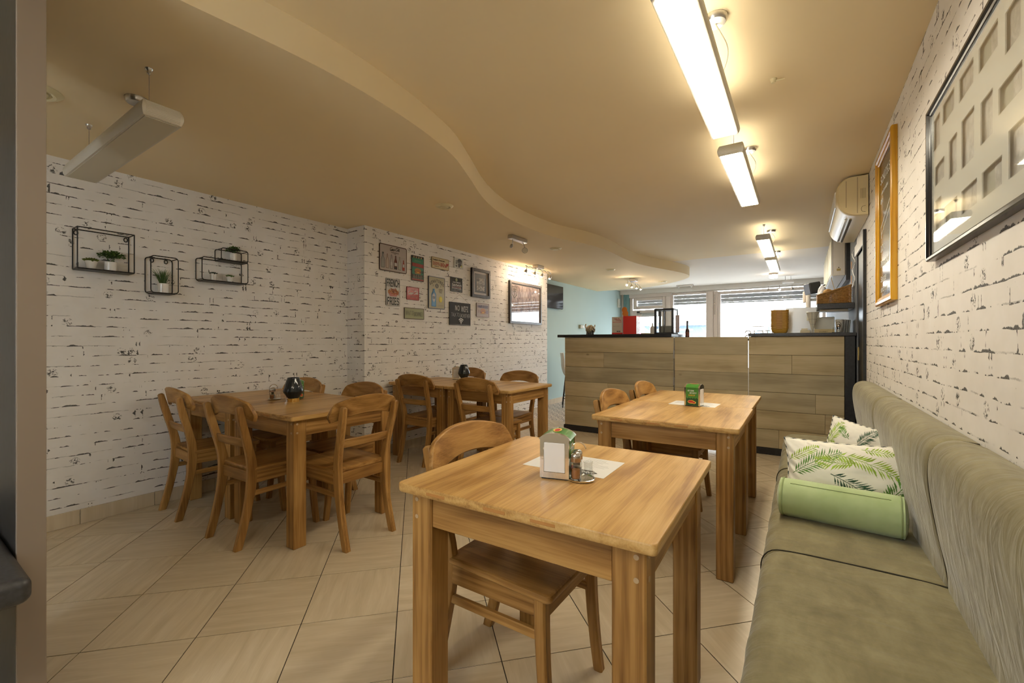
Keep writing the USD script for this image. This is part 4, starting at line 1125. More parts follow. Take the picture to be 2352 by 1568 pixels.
cb = thing('chalkboard', 'tall yellow wood framed chalkboard with white handwriting on the right wall', 'chalkboard', (XR, 3.545, 1.94))
bw, bh = .63, .985
M = FR(3.545, 1.942, .001)
fr = sbox(-bw / 2, -bh / 2, bw / 2, bh / 2)
gold = wood('varnished_pine', 2, (.44, .20, .012), (.60, .31, .022), (.70, .40, .040), rough=.25)
part(cb, 'frame', moved(moulding(fr, .052, .030), M), gold, 25)
part(cb, 'board', moved(extr(fr.buffer(-.045, join_style=2), .006, .004), M), flat((.045, .042, .034), .13), False)
lines = [('SCHOTELS', .33, .055, .36, True), ('alle broodjes', .24, .028, .26, False), ('en', .19, .028, .08, False), ('& OF', -.12, .045, .14, False), ('Pannenkoek', -.22, .045, .34, False), ('Salade', -.32, .040, .22, False), ('stokbrood', -.39, .035, .26, False)]
ms = [txt(t_, .04, -.24 + w_ / 2 + (.05 if i in (1,) else .02), y_, w_, False, tall=h_, shear=.15) for i, (t_, y_, h_, w_, b_) in enumerate(lines)]
for a, b in (((-.21, .02), (.18, .14)), ((-.21, .02), (-.19, -.05)), ((-.19, -.03), (.18, .09))):
    ms.append(extr(LineString([a, b]).buffer(.0035), .0005))
part(cb, 'lettering', moved(cat(ms), M @ trimesh.transformations.translation_matrix((0, 0, .0101))), flat((.66, .65, .60), .8), False)

ac = thing('air_conditioner', 'yellowed wall air conditioner above the black door', 'air conditioner', (XR, 5.05, 2.22))
pr = [(XR - .002, 2.225), (XR - .10, 2.232), (XR - .165, 2.262), (XR - .200, 2.315), (XR - .212, 2.40), (XR - .205, 2.48), (XR - .17, 2.53), (XR - .10, 2.548), (XR - .002, 2.550)]
pr = spline(pr, 40)
ys = [4.455, 4.462, 4.475, 4.50, 5.60, 5.63, 5.645, 5.652]; ss = [.90, .95, .985, 1, 1, .985, .95, .90]
part(ac, 'body', loft([np.c_[np.minimum(XR - .002, (XR - .06) + (pr[:, 0] - XR + .06) * (s_ if True else 1)), np.full(40, y), 2.39 + (pr[:, 1] - 2.39) * (.97 + .03 * (s_ - .9) / .1)] for y, s_ in zip(ys, ss)]), cream_plastic, 35)
gr = flat((.10, .085, .04), .6)
part(ac, 'panel_gap', cat([bx(XR - .148, XR - .1455, 4.4545, 4.50, 2.30, 2.515), bx(XR - .076, XR - .0735, 4.4545, 4.50, 2.245, 2.535), tube([(XR - .024, 4.455, 2.30), (XR - .045, 4.4552, 2.295), (XR - .052, 4.4552, 2.275), (XR - .045, 4.4552, 2.255), (XR - .024, 4.455, 2.25)], .0014, 6)]), gr, False)
part(ac, 'air_flap', cat([bx(XR - .150, XR - .118, 4.60, 5.58, 2.238, 2.246, .002).apply_transform(trimesh.transformations.rotation_matrix(-.35, (0, 1, 0), (XR - .134, 5, 2.242)))]), flat((.72, .70, .62), .15), False)
part(ac, 'air_slot', bx(XR - .116, XR - .100, 4.60, 5.58, 2.226, 2.240), gr, False)
part(ac, 'front_panel', bx(XR - .2165, XR - .203, 4.56, 5.54, 2.335, 2.47, .005), flat((.80, .79, .76), .2), False)
part(ac, 'side_vents', cat([bx(XR - .055 + .009 * k, XR - .052 + .009 * k, 4.4535, 4.47, 2.36, 2.44) for k in range(4)]), flat((.36, .29, .14), .6), False)

# kitchen side of the right wall
lb = thing('menu_lightbox', 'white box sign with upright menu strips on its front, behind the air conditioner', 'sign', (.35, 7.2, 1.96))
part(lb, 'cabinet', bx(.30, .412, 6.2, 8.25, 1.965, 2.40, .003), white_lac, False)
part(lb, 'front_frame', cat([bx(.285, .30, 6.2, 8.25, 1.965, 1.985), bx(.285, .30, 6.2, 8.25, 2.38, 2.40), bx(.285, .30, 6.2, 6.22, 1.985, 2.38), bx(.285, .30, 8.23, 8.25, 1.985, 2.38)]), steel, False)
for k in range(9):
    part(lb, 'menu_strip', bx(.282, .2995, 6.24 + .22 * k, 6.40 + .22 * k, 1.99, 2.375, .002), flat((.72, .70, .58), .4), False)
part(lb, 'back_plate', bx(.413, XR - .002, 6.1, 8.4, 1.90, 2.44), black_lac, False)
part(lb, 'label', cat([bx(.335, .372, 6.1985, 6.2005, 2.02, 2.045)]), flat((.55, .42, .16), .6), False)
part(lb, 'lock', bx(.349, .359, 6.1985, 6.2005, 2.052, 2.062), gr, False)
fly = thing('flyer', 'wrinkled strip of paper with orange print hanging beside the black door', 'paper', (XR, 5.62, 1.9))
V = [(XR - .010 - .012 * math.sin(i * 1.3), 5.56 + .06 * j + .02 * math.sin(i), 2.14 - .034 * i) for i in range(12) for j in range(2)]
F_ = [f for i in range(11) for f in ((2 * i, 2 * i + 1, 2 * i + 3), (2 * i, 2 * i + 3, 2 * i + 2))]
part(fly, 'sheet', trimesh.Trimesh(np.array(V), np.array(F_), process=False), flat((.74, .72, .68), .6), True)
part(fly, 'print', cat([bx(XR - .030, XR - .026, 5.565, 5.60, 1.95, 2.02), bx(XR - .030, XR - .026, 5.565, 5.60, 1.80, 1.88)]), flat((.60, .28, .08), .6), False)
spk = thing('loudspeaker', 'black loudspeaker hanging tilted near the window beside the menu strips', 'loudspeaker', (.13, 7.6, 2.0))
Mx = trimesh.transformations.rotation_matrix(.35, (0, 0, 1), (.13, 7.6, 2.0)) @ trimesh.transformations.rotation_matrix(-.15, (0, 1, 0), (.13, 7.6, 2.0))
part(spk, 'cabinet', moved(bx(.055, .20, 7.50, 7.70, 1.895, 2.055, .010), Mx), black_lac, False)
part(spk, 'grille', moved(bx(.065, .19, 7.493, 7.50, 1.905, 2.045, .003), Mx), flat((.02, .02, .022), .8), False)
part(spk, 'bracket', tube([(.19, 7.6, 1.99), (.30, 7.6, 2.02), (XR - .002, 7.6, 2.02)], .008, 8), black_lac)
sh = thing('wall_shelf', 'dark floating shelf carrying the wicker basket at the right end of the counter', 'shelf', (.3, 5.8, 1.55))
part(sh, 'board', bx(.138, XR - .002, 5.60, 6.30, 1.553, 1.610, .003), dark_slab, False)
part(sh, 'light_strip', bx(.165, .40, 5.64, 5.72, 1.528, 1.5525, .003), flat((.40, .34, .24), .35), False)
bk = thing('basket', 'golden wicker basket with a sloping rim standing on the dark shelf', 'basket', (.28, 5.78, 1.611))
wick = speckled('wicker', (.25, .115, .018), (.50, .27, .065), 60, .55, .25)
zt = lambda x: 1.700 + .092 * (x - .14) / .285
y0b, y1b = 5.625, 5.90
ms = []
for k in range(13):
    f = k / 12
    path = []
    for a, b in zip([(.142, y0b), (.424, y0b), (.424, y1b), (.142, y1b)], [(.424, y0b), (.424, y1b), (.142, y1b), (.142, y0b)]):
        for s_ in np.linspace(0, 1, 22, endpoint=False):
            x, y = a[0] + (b[0] - a[0]) * s_, a[1] + (b[1] - a[1]) * s_
            nx, ny = (0, -1) if a[1] == b[1] == y0b else ((1, 0) if a[0] == b[0] == .424 else ((0, 1) if a[1] == b[1] else (-1, 0)))
            wv_ = .0030 * math.sin(s_ * 22 + k * math.pi)
            path.append((x + nx * wv_, y + ny * wv_, 1.617 + (zt(x) - 1.617) * f))
    path.append(path[0])
    ms.append(tube(np.array(path), .0042 if k < 12 else .0075, 6))
part(bk, 'weave', cat(ms), wick, 40)
part(bk, 'stake', cat([cyl((x, y, 1.613), (x, y, zt(x)), .004, 6) for x in np.linspace(.15, .416, 7) for y in (y0b, y1b)]), wick)
part(bk, 'bottom', bx(.145, .421, y0b + .003, y1b - .003, 1.6105, 1.618), wick, False)
bread = speckled('bread_crust', (.40, .20, .05), (.60, .38, .14), 22, .7, .3)
bl_ = trimesh.creation.icosphere(3, .042); bl_.vertices *= (1, 1, .8); bl_.apply_translation((.235, 5.76, 1.742))
single('bread_roll', bl_, bread, 'round brown bread roll showing above the rim of the wicker basket', 'bread')
single('stick', cyl((.318, 5.70, 1.63), (.262, 5.70, 1.885), .003, 8), flat((.66, .52, .28), .6), 'thin pale wooden stick standing in the wicker basket', 'stick')

# ================================================================== LEFT SIDE WALLS
tv = thing('television', 'black flat television on the blue wall, half hidden by the brick corner', 'television', (-3.95, 7.5, 2.07))
part(tv, 'screen', bx(-3.962, -3.95, 6.92, 7.785, 1.855, 2.295, .004), flat((.012, .012, .016), .08), False)
part(tv, 'housing', bx(-3.99, -3.962, 6.915, 7.79, 1.850, 2.30, .006), flat((.015, .015, .017), .3), False)
part(tv, 'wall_mount', bx(XL3 + .001, -3.99, 7.25, 7.5, 2.0, 2.15), flat((.03, .03, .03), .5), False)
sw = thing('light_switch', 'small beige switch box on the blue wall behind the zebra figure', 'switch', (XL3, 8.77, 1.5))
part(sw, 'box', bx(XL3 + .001, XL3 + .045, 8.68, 8.80, 1.495, 1.575, .006), flat((.34, .33, .22), .5), False)
part(sw, 'cable_clip', bx(XL3 + .001, XL3 + .03, 8.80, 8.90, 1.505, 1.565, .004), flat((.70, .68, .64), .5), False)
ph = thing('wall_sensor', 'narrow white alarm sensor in the corner of the blue wall by the window', 'sensor', (XL3, 11.1, 2.2))
part(ph, 'body', rbox(XL3 + .001, XL3 + .05, 11.05, 11.15, 2.10, 2.33, .015), flat((.62, .64, .58), .4))
part(ph, 'lens', lathe([(.03, 0), (.034, .02), (.025, .05), (.005, .055)], (XL3 + .04, 11.1, 2.10), 16).apply_scale(1.0), flat((.55, .57, .50), .3))

def cube_wire(t, x0, x1, y0, y1, z0, z1, rnd, r=.0035):
    def loop(x):
        q = sbox(y0, z0, y1, z1)
        if rnd: q = q.buffer(-rnd).buffer(rnd, quad_segs=6)
        c_ = np.array(q.exterior.coords)
        pts = []
        for a, b in zip(c_, c_[1:]):
            pts.append(a)
            if np.hypot(*(b - a)) > .03 and not rnd:
                pass
        pts.append(c_[-1])
        P = np.array([(x, p[0], p[1]) for p in pts])
        return cat([cyl(a, b, r, 8) for a, b in zip(P, P[1:])] + [trimesh.creation.icosphere(1, r).apply_translation(p) for p in P])
    part(t, 'wire_frame', loop(x0), wire_black); part(t, 'wire_frame', loop(x1), wire_black)
    k = rnd * .3
    part(t, 'cross_bar', cat([cyl((x0, y, z), (x1, y, z), r, 8) for y in (y0 + k, y1 - k) for z in (z0 + k, z1 - k)]), wire_black)
def hanger(t, y, z):
    part(t, 'hanging_eye', tube([(XL + .006, y + .010 * math.sin(a), z - .016 + .014 * math.cos(a)) for a in np.linspace(0, 2 * math.pi, 15)], .0032, 6), wire_black)
GS = 'black wire wall shelves'
sa = thing('wire_shelf', 'wide black wire wall shelf with two plants, leftmost of the three', 'shelf', (XL, .93, 1.7), 0, GS)
cube_wire(sa, XL + .006, XL + .118, .785, 1.072, 1.690, 1.955, 0)
part(sa, 'shelf_plate', bx(XL + .004, XL + .120, .785, 1.072, 1.684, 1.692), wire_black, False)
for y in (.80, 1.055): hanger(sa, y, 1.948)
sb = thing('wire_shelf', 'narrow upright black wire wall shelf with the grass plant, middle of the three', 'shelf', (XL, 1.25, 1.57), 0, GS)
cube_wire(sb, XL + .006, XL + .118, 1.165, 1.330, 1.567, 1.832, .022)
part(sb, 'shelf_plate', bx(XL + .004, XL + .120, 1.185, 1.312, 1.561, 1.569), wire_black, False)
for y in (1.205, 1.29): hanger(sb, y, 1.828)
sc_ = thing('wire_shelf', 'stepped two-level black wire wall shelf with three plants, rightmost of the three', 'shelf', (XL, 1.66, 1.7), 0, GS)
cube_wire(sc_, XL + .006, XL + .118, 1.485, 1.822, 1.697, 1.875, .018)
cube_wire(sc_, XL + .006, XL + .118, 1.620, 1.822, 1.872, 1.968, .018)
part(sc_, 'shelf_plate', bx(XL + .004, XL + .120, 1.50, 1.81, 1.691, 1.699), wire_black, False)
part(sc_, 'shelf_plate', bx(XL + .004, XL + .120, 1.622, 1.82, 1.868, 1.876), wire_black, False)

green_l = [flat((.035, .085, .012), .5), flat((.055, .12, .02), .5), flat((.09, .16, .03), .5), flat((.10, .13, .012), .5)]
def leaf_quad(p, d, up, ln, wd):
    d = np.array(d, float); d /= np.linalg.norm(d) + 1e-9
    s = np.cross(d, up); s /= np.linalg.norm(s) + 1e-9
    p = np.array(p, float); m_ = p + d * ln * .5 + np.array([0, 0, .12 * ln]); e = p + d * ln
    V = np.array([p, m_ + s * wd / 2, e, m_ - s * wd / 2]); return V
def leaves(rng, n, c, rad, ln, wd, zmin=-.2, stem=False):
    V, F_ = [], []
    for k in range(n):
        u = rng.normal(size=3); u /= np.linalg.norm(u); u[2] = abs(u[2]) * .9 + zmin * rng.random()
        r = rng.random() ** .5
        p = np.array(c) + u * np.array(rad) * r
        d = u + rng.normal(size=3) * .6
        q = leaf_quad(p, d, np.array([.1, .2, 1]) + rng.normal(size=3) * .4, ln * rng.uniform(.6, 1.2), wd * rng.uniform(.7, 1.2))
        q[:, 0] = np.maximum(q[:, 0], XL + .004)
        b = len(V) * 1
        F_ += [(4 * k, 4 * k + 1, 4 * k + 2), (4 * k, 4 * k + 2, 4 * k + 3)]; V.append(q)
    return trimesh.Trimesh(np.vstack(V), np.array(F_), process=False)
def pot_round(t, x, y, z, r0, r1, h):
    part(t, 'pot', lathe([(r0 * .92, 0), (r0, .004), (r1, h - .002), (r1 - .003, h), (r1 - .006, h - .003), (r1 - .008, h - .012), (.002, h - .013)], (x, y, z), 36), ceramic, 40)
    part(t, 'soil', lathe([(r1 - .007, h - .014), (r1 - .008, h - .009), (.002, h - .007)], (x, y, z), 20), flat((.04, .025, .012), .9))
px_ = XL + .062
GP = 'small plants in white pots'
def succulent(label, x, y, z, r0, r1, h, n, ln, mat, seed):
    t = thing('potted_succulent', label, 'plant', (x, y, z), 0, GP)
    pot_round(t, x, y, z, r0, r1, h)
    rng = np.random.default_rng(seed); ms = []
    for k in range(n):
        a = k * 2.4; e = .25 + 1.1 * (k / n)
        d = np.array([math.cos(a) * math.cos(e), math.sin(a) * math.cos(e), math.sin(e)])
        p = np.array([x, y, z + h - .006]) + d * np.array([1, 1, .4]) * r1 * .35 * (1 - k / n)
        L = ln * (1 - .35 * k / n)
        q = p + d * L
        q[0] = max(q[0], XL + .006)
        ms.append(tube([p, p + (q - p) * .45, p + (q - p) * .8, q], [L * .10, L * .19, L * .13, L * .02], 6))
    part(t, 'rosette', cat(ms), mat, 40, kind='stuff')
def bushy(label, x, y, z, r, h, n, c, rad, ln, wd, seed, mats_):
    t = thing('potted_plant', label, 'plant', (x, y, z), 0, GP)
    pot_round(t, x, y, z, r * .97, r, h)
    rng = np.random.default_rng(seed)
    for k, m_ in enumerate(mats_):
        part(t, 'foliage', leaves(rng, n // len(mats_), c, rad, ln, wd), m_, False, kind='stuff')
    st = [tube(spline([(x, y, z + h - .01), (x + rng.uniform(-.01, .01), y + rng.uniform(-.3, .3) * rad[1], z + h + rad[2] * .5), (max(XL + .01, x + rng.uniform(-.6, .6) * rad[0]), y + rng.uniform(-.8, .8) * rad[1], c[2] + rad[2] * .5)], 6), .0011, 5) for k in range(12)]
    part(t, 'stems', cat(st), green_l[0])
succulent('small yellow green succulent in a tapered white pot on the wide wire shelf', px_, .862, 1.6925, .022, .033, .056, 26, .040, green_l[3], 1)
bushy('bushy green plant in a glossy white pot on the wide wire shelf', px_, .962, 1.6925, .034, .064, 420, (px_, .966, 1.792), (.052, .075, .042), .017, .012, 2, green_l[:3])
t = thing('potted_grass', 'tuft of dark green grass in a white pot inside the upright wire shelf', 'plant', (px_, 1.254, 1.5695), 0, GP)
pot_round(t, px_, 1.254, 1.5695, .034, .035, .072)
rng = np.random.default_rng(8)
for mm in (green_l[0], green_l[1], green_l[2]):
    ms = []
    for k in range(46):
        a = rng.uniform(0, 2 * math.pi); s_ = rng.uniform(.1, 1.0); L = rng.uniform(.075, .125)
        b = np.array([px_ + .020 * s_ * math.cos(a), 1.254 + .020 * s_ * math.sin(a), 1.628])
        tip = b + np.array([math.cos(a) * s_ * .045, math.sin(a) * s_ * .058, L]); tip[0] = max(tip[0], XL + .01)
        mid = (b + tip) / 2 + np.array([-.006 * math.cos(a) * s_, -.008 * math.sin(a) * s_, .012])
        ms.append(tube(spline([b, mid, tip], 6), np.linspace(.0016, .0003, 6), 4))
    part(t, 'grass_blades', cat(ms), mm, 40, kind='stuff')
bushy('leafy green plant in a white pot on the upper level of the stepped wire shelf', px_, 1.735, 1.8765, .026, .068, 330, (px_, 1.735, 1.968), (.045, .055, .040), .015, .011, 5, green_l[:3])
succulent('tiny dark succulent in a white pot, low left on the stepped shelf', px_, 1.585, 1.6995, .018, .024, .058, 18, .030, flat((.02, .035, .025), .5), 3)
succulent('tiny light green succulent in a white pot, low right on the stepped shelf', px_, 1.708, 1.6995, .016, .024, .050, 16, .032, green_l[2], 4)

# ================================================================== THINGS ON THE TABLES
green_p = flat((.06, .22, .03), .3); green_d = flat((.015, .06, .018), .3)
def napkin_holder(label, x, y, z, rot, group='napkin holders'):
    """Chrome holder, open napkin faces at local +-y, printed green wrap over the sides and the rounded top."""
    t = thing('napkin_holder', label, 'napkin holder', (x, y, z), rot, group)
    w, d, h = .092, .100, .145                       # napkin face width (x), depth (y), height
    prof = [(-w / 2, .004), (-w / 2, h - .022)] + [tuple(p) for p in arc(0, h - .040, w / 2 + .012, .040, 152, 28, 14)] + [(w / 2, h - .022), (w / 2, .004)]
    q = Polygon(prof)
    A_ = lambda poly, y0, y1: moved(extr(poly, y1 - y0), frame_m((0, y1, 0), (1, 0, 0), (0, 0, 1)))
    for s in (-1, 1):
        y0, y1 = (-d / 2, -d / 2 + .010) if s < 0 else (d / 2 - .010, d / 2)
        win = sbox(-w / 2 + .012, .022, w / 2 - .012, h - .030)
        part(t, 'face_frame', A_(q.difference(win), y0, y1), chrome, 25, local=True)
        part(t, 'napkins', rbox(-w / 2 + .0125, w / 2 - .0125, s * (d / 2 - .030), s * (d / 2 - .004), .0225, h - .0305, .003), paper_white, 30, local=True)
        fold = moved(extr(LineString(spline([(-.032, .095), (-.005, .085), (.022, .074)], 10)).buffer(.0045), .004), frame_m((0, s * (d / 2 - .004) + (0 if s < 0 else 0), 0), (1 * (-s), 0, 0), (0, 0, 1)))
        part(t, 'napkin_fold', fold, flat((.72, .66, .60), .7), False, local=True)
    wrap = q.difference(q.buffer(-.0012)).difference(sbox(-w, -1, w, .006))
    part(t, 'printed_wrap', A_(wrap, -d / 2 + .010, d / 2 - .010), green_p, 25, local=True)
    part(t, 'core', A_(q.buffer(-.0015), -d / 2 + .032, d / 2 - .032), steel, False, local=True)
    part(t, 'foot', bx(-w / 2 + .004, w / 2 - .004, -d / 2 + .004, d / 2 - .004, 0, .004), black_lac, False, local=True)
    for s in (-1, 1):
        M = frame_m((s * (w / 2 + .0002), 0, 0), (0, s, 0), (0, 0, 1))
        part(t, 'print', moved(cat([extr(Polygon([(-.038, .008), (.038, .008)] + [(x_, .050 + .004 * ((i * 7) % 3)) for i, x_ in enumerate(np.linspace(.038, -.038, 15))]), .0003)]), M), green_d, False, local=True)
        part(t, 'lettering', moved(cat([txt('GET DOWN', .01, -.008, .103, .040, True, .0004, tall=.010, shear=.12), txt('AND DIRTY?', .01, .006, .088, .044, True, .0004, tall=.010, shear=.12)]), M @ trimesh.transformations.translation_matrix((0, 0, .0004))), flat((.72, .74, .70), .5), False, local=True)
        part(t, 'lettering', moved(txt('CLEAN UP!', .01, -.002, .073, .042, True, .0004, tall=.010, shear=.12), M @ trimesh.transformations.translation_matrix((0, 0, .0004))), flat((.70, .38, .02), .5), False, local=True)
        lg = shapely.union_all([ell(-.006, .030, .022, .012), ell(.012, .026, .014, .009)])
        part(t, 'logo', moved(extr(lg, .0004), M @ trimesh.transformations.translation_matrix((0, 0, .0004))), flat((.66, .46, .04), .5), False, local=True)
        part(t, 'logo', moved(extr(shapely.union_all([ell(-.008, .031, .017, .008), ell(.012, .026, .009, .005)]), .0004), M @ trimesh.transformations.translation_matrix((0, 0, .0008))), flat((.50, .03, .02), .5), False, local=True)
    M = frame_m((0, 0, h + .0004), (0, 1, 0), (-1, 0, 0))
    part(t, 'logo', moved(extr(ell(0, 0, .028, .013), .0004), M), flat((.70, .50, .10), .5), False, local=True)
    part(t, 'logo', moved(extr(ell(-.002, 0, .020, .008), .0004), M @ trimesh.transformations.translation_matrix((0, 0, .0004))), flat((.55, .03, .03), .5), False, local=True)
    return t
TT = TZ + .0003
nh = napkin_holder('chrome napkin holder with white napkins toward the camera on the nearest table', -.655, 1.252, TT, 15)
dup(nh, (-.600, 3.112, TT + .0008), 84, 'green napkin holder on a menu sheet on the tables beside the bench')
dup(nh, (-3.155, 1.815, TT), 38, 'napkin holder beside the dark vase on the tables at the left wall')
dup(nh, (-3.285, 3.80, TT), 34, 'napkin holder beside the dark vase on the tables under the sign wall')

GV = 'dark ribbed glass vases'
def vase(label, x, y, brassy):
    t = thing('lantern_vase', label, 'vase', (x, y, TT), 0, GV)
    k = 1.0
    n = 64; a = np.linspace(0, 2 * np.pi, n, endpoint=False)
    fl = 1 + .018 * np.cos(a * 16)
    prof = [(.036, .026), (.043, .035), (.064, .070), (.066, .078), (.058, .110), (.046, .150), (.040, .166), (.039, .172)]
    ip = [(.035, .172), (.036, .164), (.042, .149), (.054, .110), (.060, .078), (.040, .038), (.03, .031)]
    rings = [np.c_[r * np.cos(a) * (fl if .03 < z < .165 else 1), r * np.sin(a) * (fl if .03 < z < .165 else 1), np.full(n, z)] for r, z in prof + ip]
    part(t, 'glass_body', loft(rings), flat((.030, .040, .050), .07, transmission_weight=.35, ior=1.45), 28, local=True)
    part(t, 'base_ring', lathe([(.038, 0), (.039, .002), (.039, .024), (.037, .026)], (0, 0, 0), 36), brass if brassy else flat((.05, .05, .05), .3), local=True)
    return t
v1 = vase('dark ribbed glass vase on a brass ring, on the tables at the left wall', -3.04, 1.735, True)
dup(v1, (-3.13, 3.74, TT), 12, 'dark ribbed glass vase on the tables under the sign wall')

def salt_set(label, x, y, rot):
    t = thing('salt_and_pepper_set', label, 'salt set', (x, y, TT), rot, 'salt and pepper sets')
    part(t, 'tray', lathe([(.036, 0), (.041, .002), (.043, .007), (.041, .008), (.037, .004), (.002, .004)], (0, 0, 0), 40), chrome, 40, local=True)
    gl = flat((.92, .93, .92), .03, transmission_weight=1.0, ior=1.3)
    cap = flat((.55, .53, .50), .22, 1.0)
    for (cx, cy), fill in (((-.018, -.012), (.30, .115, .03)), ((-.010, .020), (.62, .58, .52))):
        s = part(t, 'shaker', lathe([(.014, .005), (.0155, .008), (.0155, .060), (.014, .062), (.0135, .060), (.0135, .009), (.002, .008)], (cx, cy, 0), 24), clear, 40, local=True)
        part(s, 'contents', lathe([(.002, .0085), (.0132, .0088), (.0132, .036), (.002, .037)], (cx, cy, 0), 20), flat(fill, .9), local=True)
        part(s, 'cap', lathe([(.0158, .060), (.0158, .076), (.0150, .082), (.010, .088), (.002, .090)], (cx, cy, 0), 24), cap, 40, local=True)
        part(s, 'cap_band', lathe([(.0162, .060), (.0162, .072)], (cx, cy, 0), 24), flat((.40, .27, .17), .25, .8), 40, local=True)
    part(t, 'toothpick_jar', lathe([(.016, .006), (.019, .010), (.018, .024), (.0135, .034), (.0135, .050), (.0155, .056), (.0145, .056), (.0125, .050), (.0125, .034), (.016, .024), (.016, .011), (.002, .009)], (.022, .004, 0), 28), clear, 40, local=True)
    part(t, 'handle', tube(spline([(-.036, .012, .006), (-.036, .012, .06), (-.030, .014, .098), (-.008, .018, .112), (.010, .022, .104), (.017, .024, .090)], 26), .0022, 8), chrome, local=True)
    return t
ss = salt_set('salt and pepper set on a chrome tray beside the napkin holder on the nearest table', -.572, 1.250, 30)
dup(ss, (-3.255, 1.715, TT), 60, 'small salt set left of the napkin holder on the left wall tables')

def menu(label, x, y, rot, w=.297, d=.21):
    t = thing('menu_sheet', label, 'menu', (x, y, TT), rot, 'paper menu sheets')
    part(t, 'sheet', bx(-w / 2, w / 2, -d / 2, d / 2, 0, .0004), flat((.74, .74, .74), .6), False, local=True)
    bg = Polygon([(.045, -.093), (.085, -.093), (.100, -.070), (.085, -.047), (.045, -.047), (.030, -.070)])
    bg = affinity.scale(bg, 1.5, .9, origin=(.07, -.07))
    part(t, 'badge', moved(extr(bg, .0002, .0004), np.eye(4)), flat((.055, .050, .040), .7), False, local=True)
    m_ = txt("ANNIE'S", .02, 0, 0, .075, True, .0003, tall=.018, shear=.15); m_.apply_transform(trimesh.transformations.rotation_matrix(math.pi, (0, 0, 1))); m_.apply_translation((.066, -.070, .0006))
    part(t, 'lettering', m_, flat((.70, .70, .68), .6), False, local=True)
    rng = np.random.default_rng(6); ln = []
    for k in range(9):
        yy = .085 - .013 * k
        for x0 in (-.13, .02):
            if yy < -.035 and x0 > 0: continue
            ln.append(bx(x0, x0 + rng.uniform(.05, .105), yy, yy + .0025, .0004, .0006))
    part(t, 'print', cat(ln), flat((.50, .50, .49), .7), False, local=True)
    return t
m1 = menu('white paper menu with a dark badge on the nearest table', -.668, 1.400, 1)
dup(m1, (-.615, 3.20, TT), -80 + 90 - 12, 'white paper menu under the green napkin holder on the tables beside the bench')

# ================================================================== ON AND BEHIND THE COUNTER
CL, CR_ = 1.3062, 1.3022
zb = thing('zebra_figure', 'black and cream striped round zebra piggy bank on the left end of the counter', 'figurine', (-2.44, 5.66, CL))
def zebra_colors(V, c):
    d = V - c
    s_ = np.sin((d[:, 0] * 1.0 + .35 * d[:, 2] + .25 * np.abs(d[:, 1])) * 330 + 1.2 * np.sin(d[:, 2] * 60))
    return np.where((s_ > -.15)[:, None], np.array([[.66, .55, .38]]), np.array([[.035, .025, .02]]))
c0 = np.array([-2.455, 5.67, CL + .076])
b = trimesh.creation.icosphere(5, 1.0); b.vertices *= (.068, .060, .058); b.apply_translation(c0)
part(zb, 'body', b, card_print, True, color=zebra_colors(b.vertices, c0))
hd = trimesh.creation.icosphere(4, 1.0); hd.vertices *= (.034, .040, .046); hd.apply_translation((-2.400, 5.625, CL + .070))
part(zb, 'head', hd, card_print, True, color=zebra_colors(hd.vertices, np.array([-2.39, 5.63, CL + .09])))
mz = trimesh.creation.icosphere(2, 1.0); mz.vertices *= (.018, .016, .016); mz.apply_translation((-2.388, 5.590, CL + .048))
part(zb, 'muzzle', mz, flat((.04, .03, .025), .5), True)
for x in (-2.425, -2.372):
    e = trimesh.creation.icosphere(2, 1.0); e.vertices *= (.008, .006, .018); e.apply_translation((x, 5.632, CL + .122))
    part(zb, 'ear', e, flat((.62, .50, .34), .6), True)
for x, y in ((-2.49, 5.64), (-2.43, 5.63), (-2.49, 5.70), (-2.43, 5.70)):
    part(zb, 'leg', lathe([(.014, 0), (.015, .004), (.011, .03), (.010, .05)], (x, y, CL), 12), flat((.05, .04, .035), .5))
part(zb, 'tail', tube(spline([(-2.52, 5.68, CL + .09), (-2.535, 5.68, CL + .125), (-2.525, 5.68, CL + .15)], 10), [.008] * 9 + [.011], 10), flat((.60, .47, .32), .6))

def carton(name, label, x0, x1, y0, y1, z, h, rgb, top=None):
    t = thing(name, label, 'box', ((x0 + x1) / 2, (y0 + y1) / 2, z))
    part(t, 'carton', bx(x0, x1, y0, y1, z, z + h, .0015), flat(rgb, .45), False)
    return t, frame_m(((x0 + x1) / 2, y0 - .0003, z + h / 2), (1, 0, 0), (0, 0, 1))
t, M = carton('box', 'white carton with red lettering and a red foot, on the counter', -2.146, -1.995, 5.68, 5.80, CL, .238, (.62, .56, .47))
part(t, 'print', moved(cat([extr(sbox(-.0755, -.119, .0755, -.094), .0004), extr(sbox(-.064, .045, .058, .050), .0005)]), M), flat((.60, .03, .025), .45), False)
part(t, 'lettering', moved(cat([txt('SELA', .02, -.005, .092, .075, tall=.020), txt('TASS', .02, .015, .072, .075, tall=.018)]), M), flat((.42, .03, .03), .5), False)
part(t, 'lettering', moved(cat([txt('selection', .01, -.015, -.005, .09, False, tall=.008)]), M), flat((.25, .2, .16), .5), False)
part(t, 'barcode', moved(cat([extr(sbox(-.01 + .005 * k, -.085, -.0075 + .005 * k + .001 * (k % 3), -.068), .0004) for k in range(11)]), M), flat((.06, .05, .05), .5), False)
t, M = carton('box', 'plain red cubic box with a picture on its right side, on the counter', -1.975, -1.80, 5.64, 5.80, CL, .243, (.66, .028, .018))
part(t, 'side_picture', bx(-1.8003, -1.7985, 5.645, 5.795, CL + .01, CL + .235), speckled('box_picture', (.55, .22, .12), (.80, .62, .45), 30, .3), False)
sn = thing('snack_sign', 'yellow and orange cut-out sign on a thin stick behind the red box', 'sign', (-2.05, 5.96, CL))
q = shapely.union_all([ell(0, .045, .032, .035), ell(.012, -.005, .036, .036), ell(.02, -.050, .030, .034)])
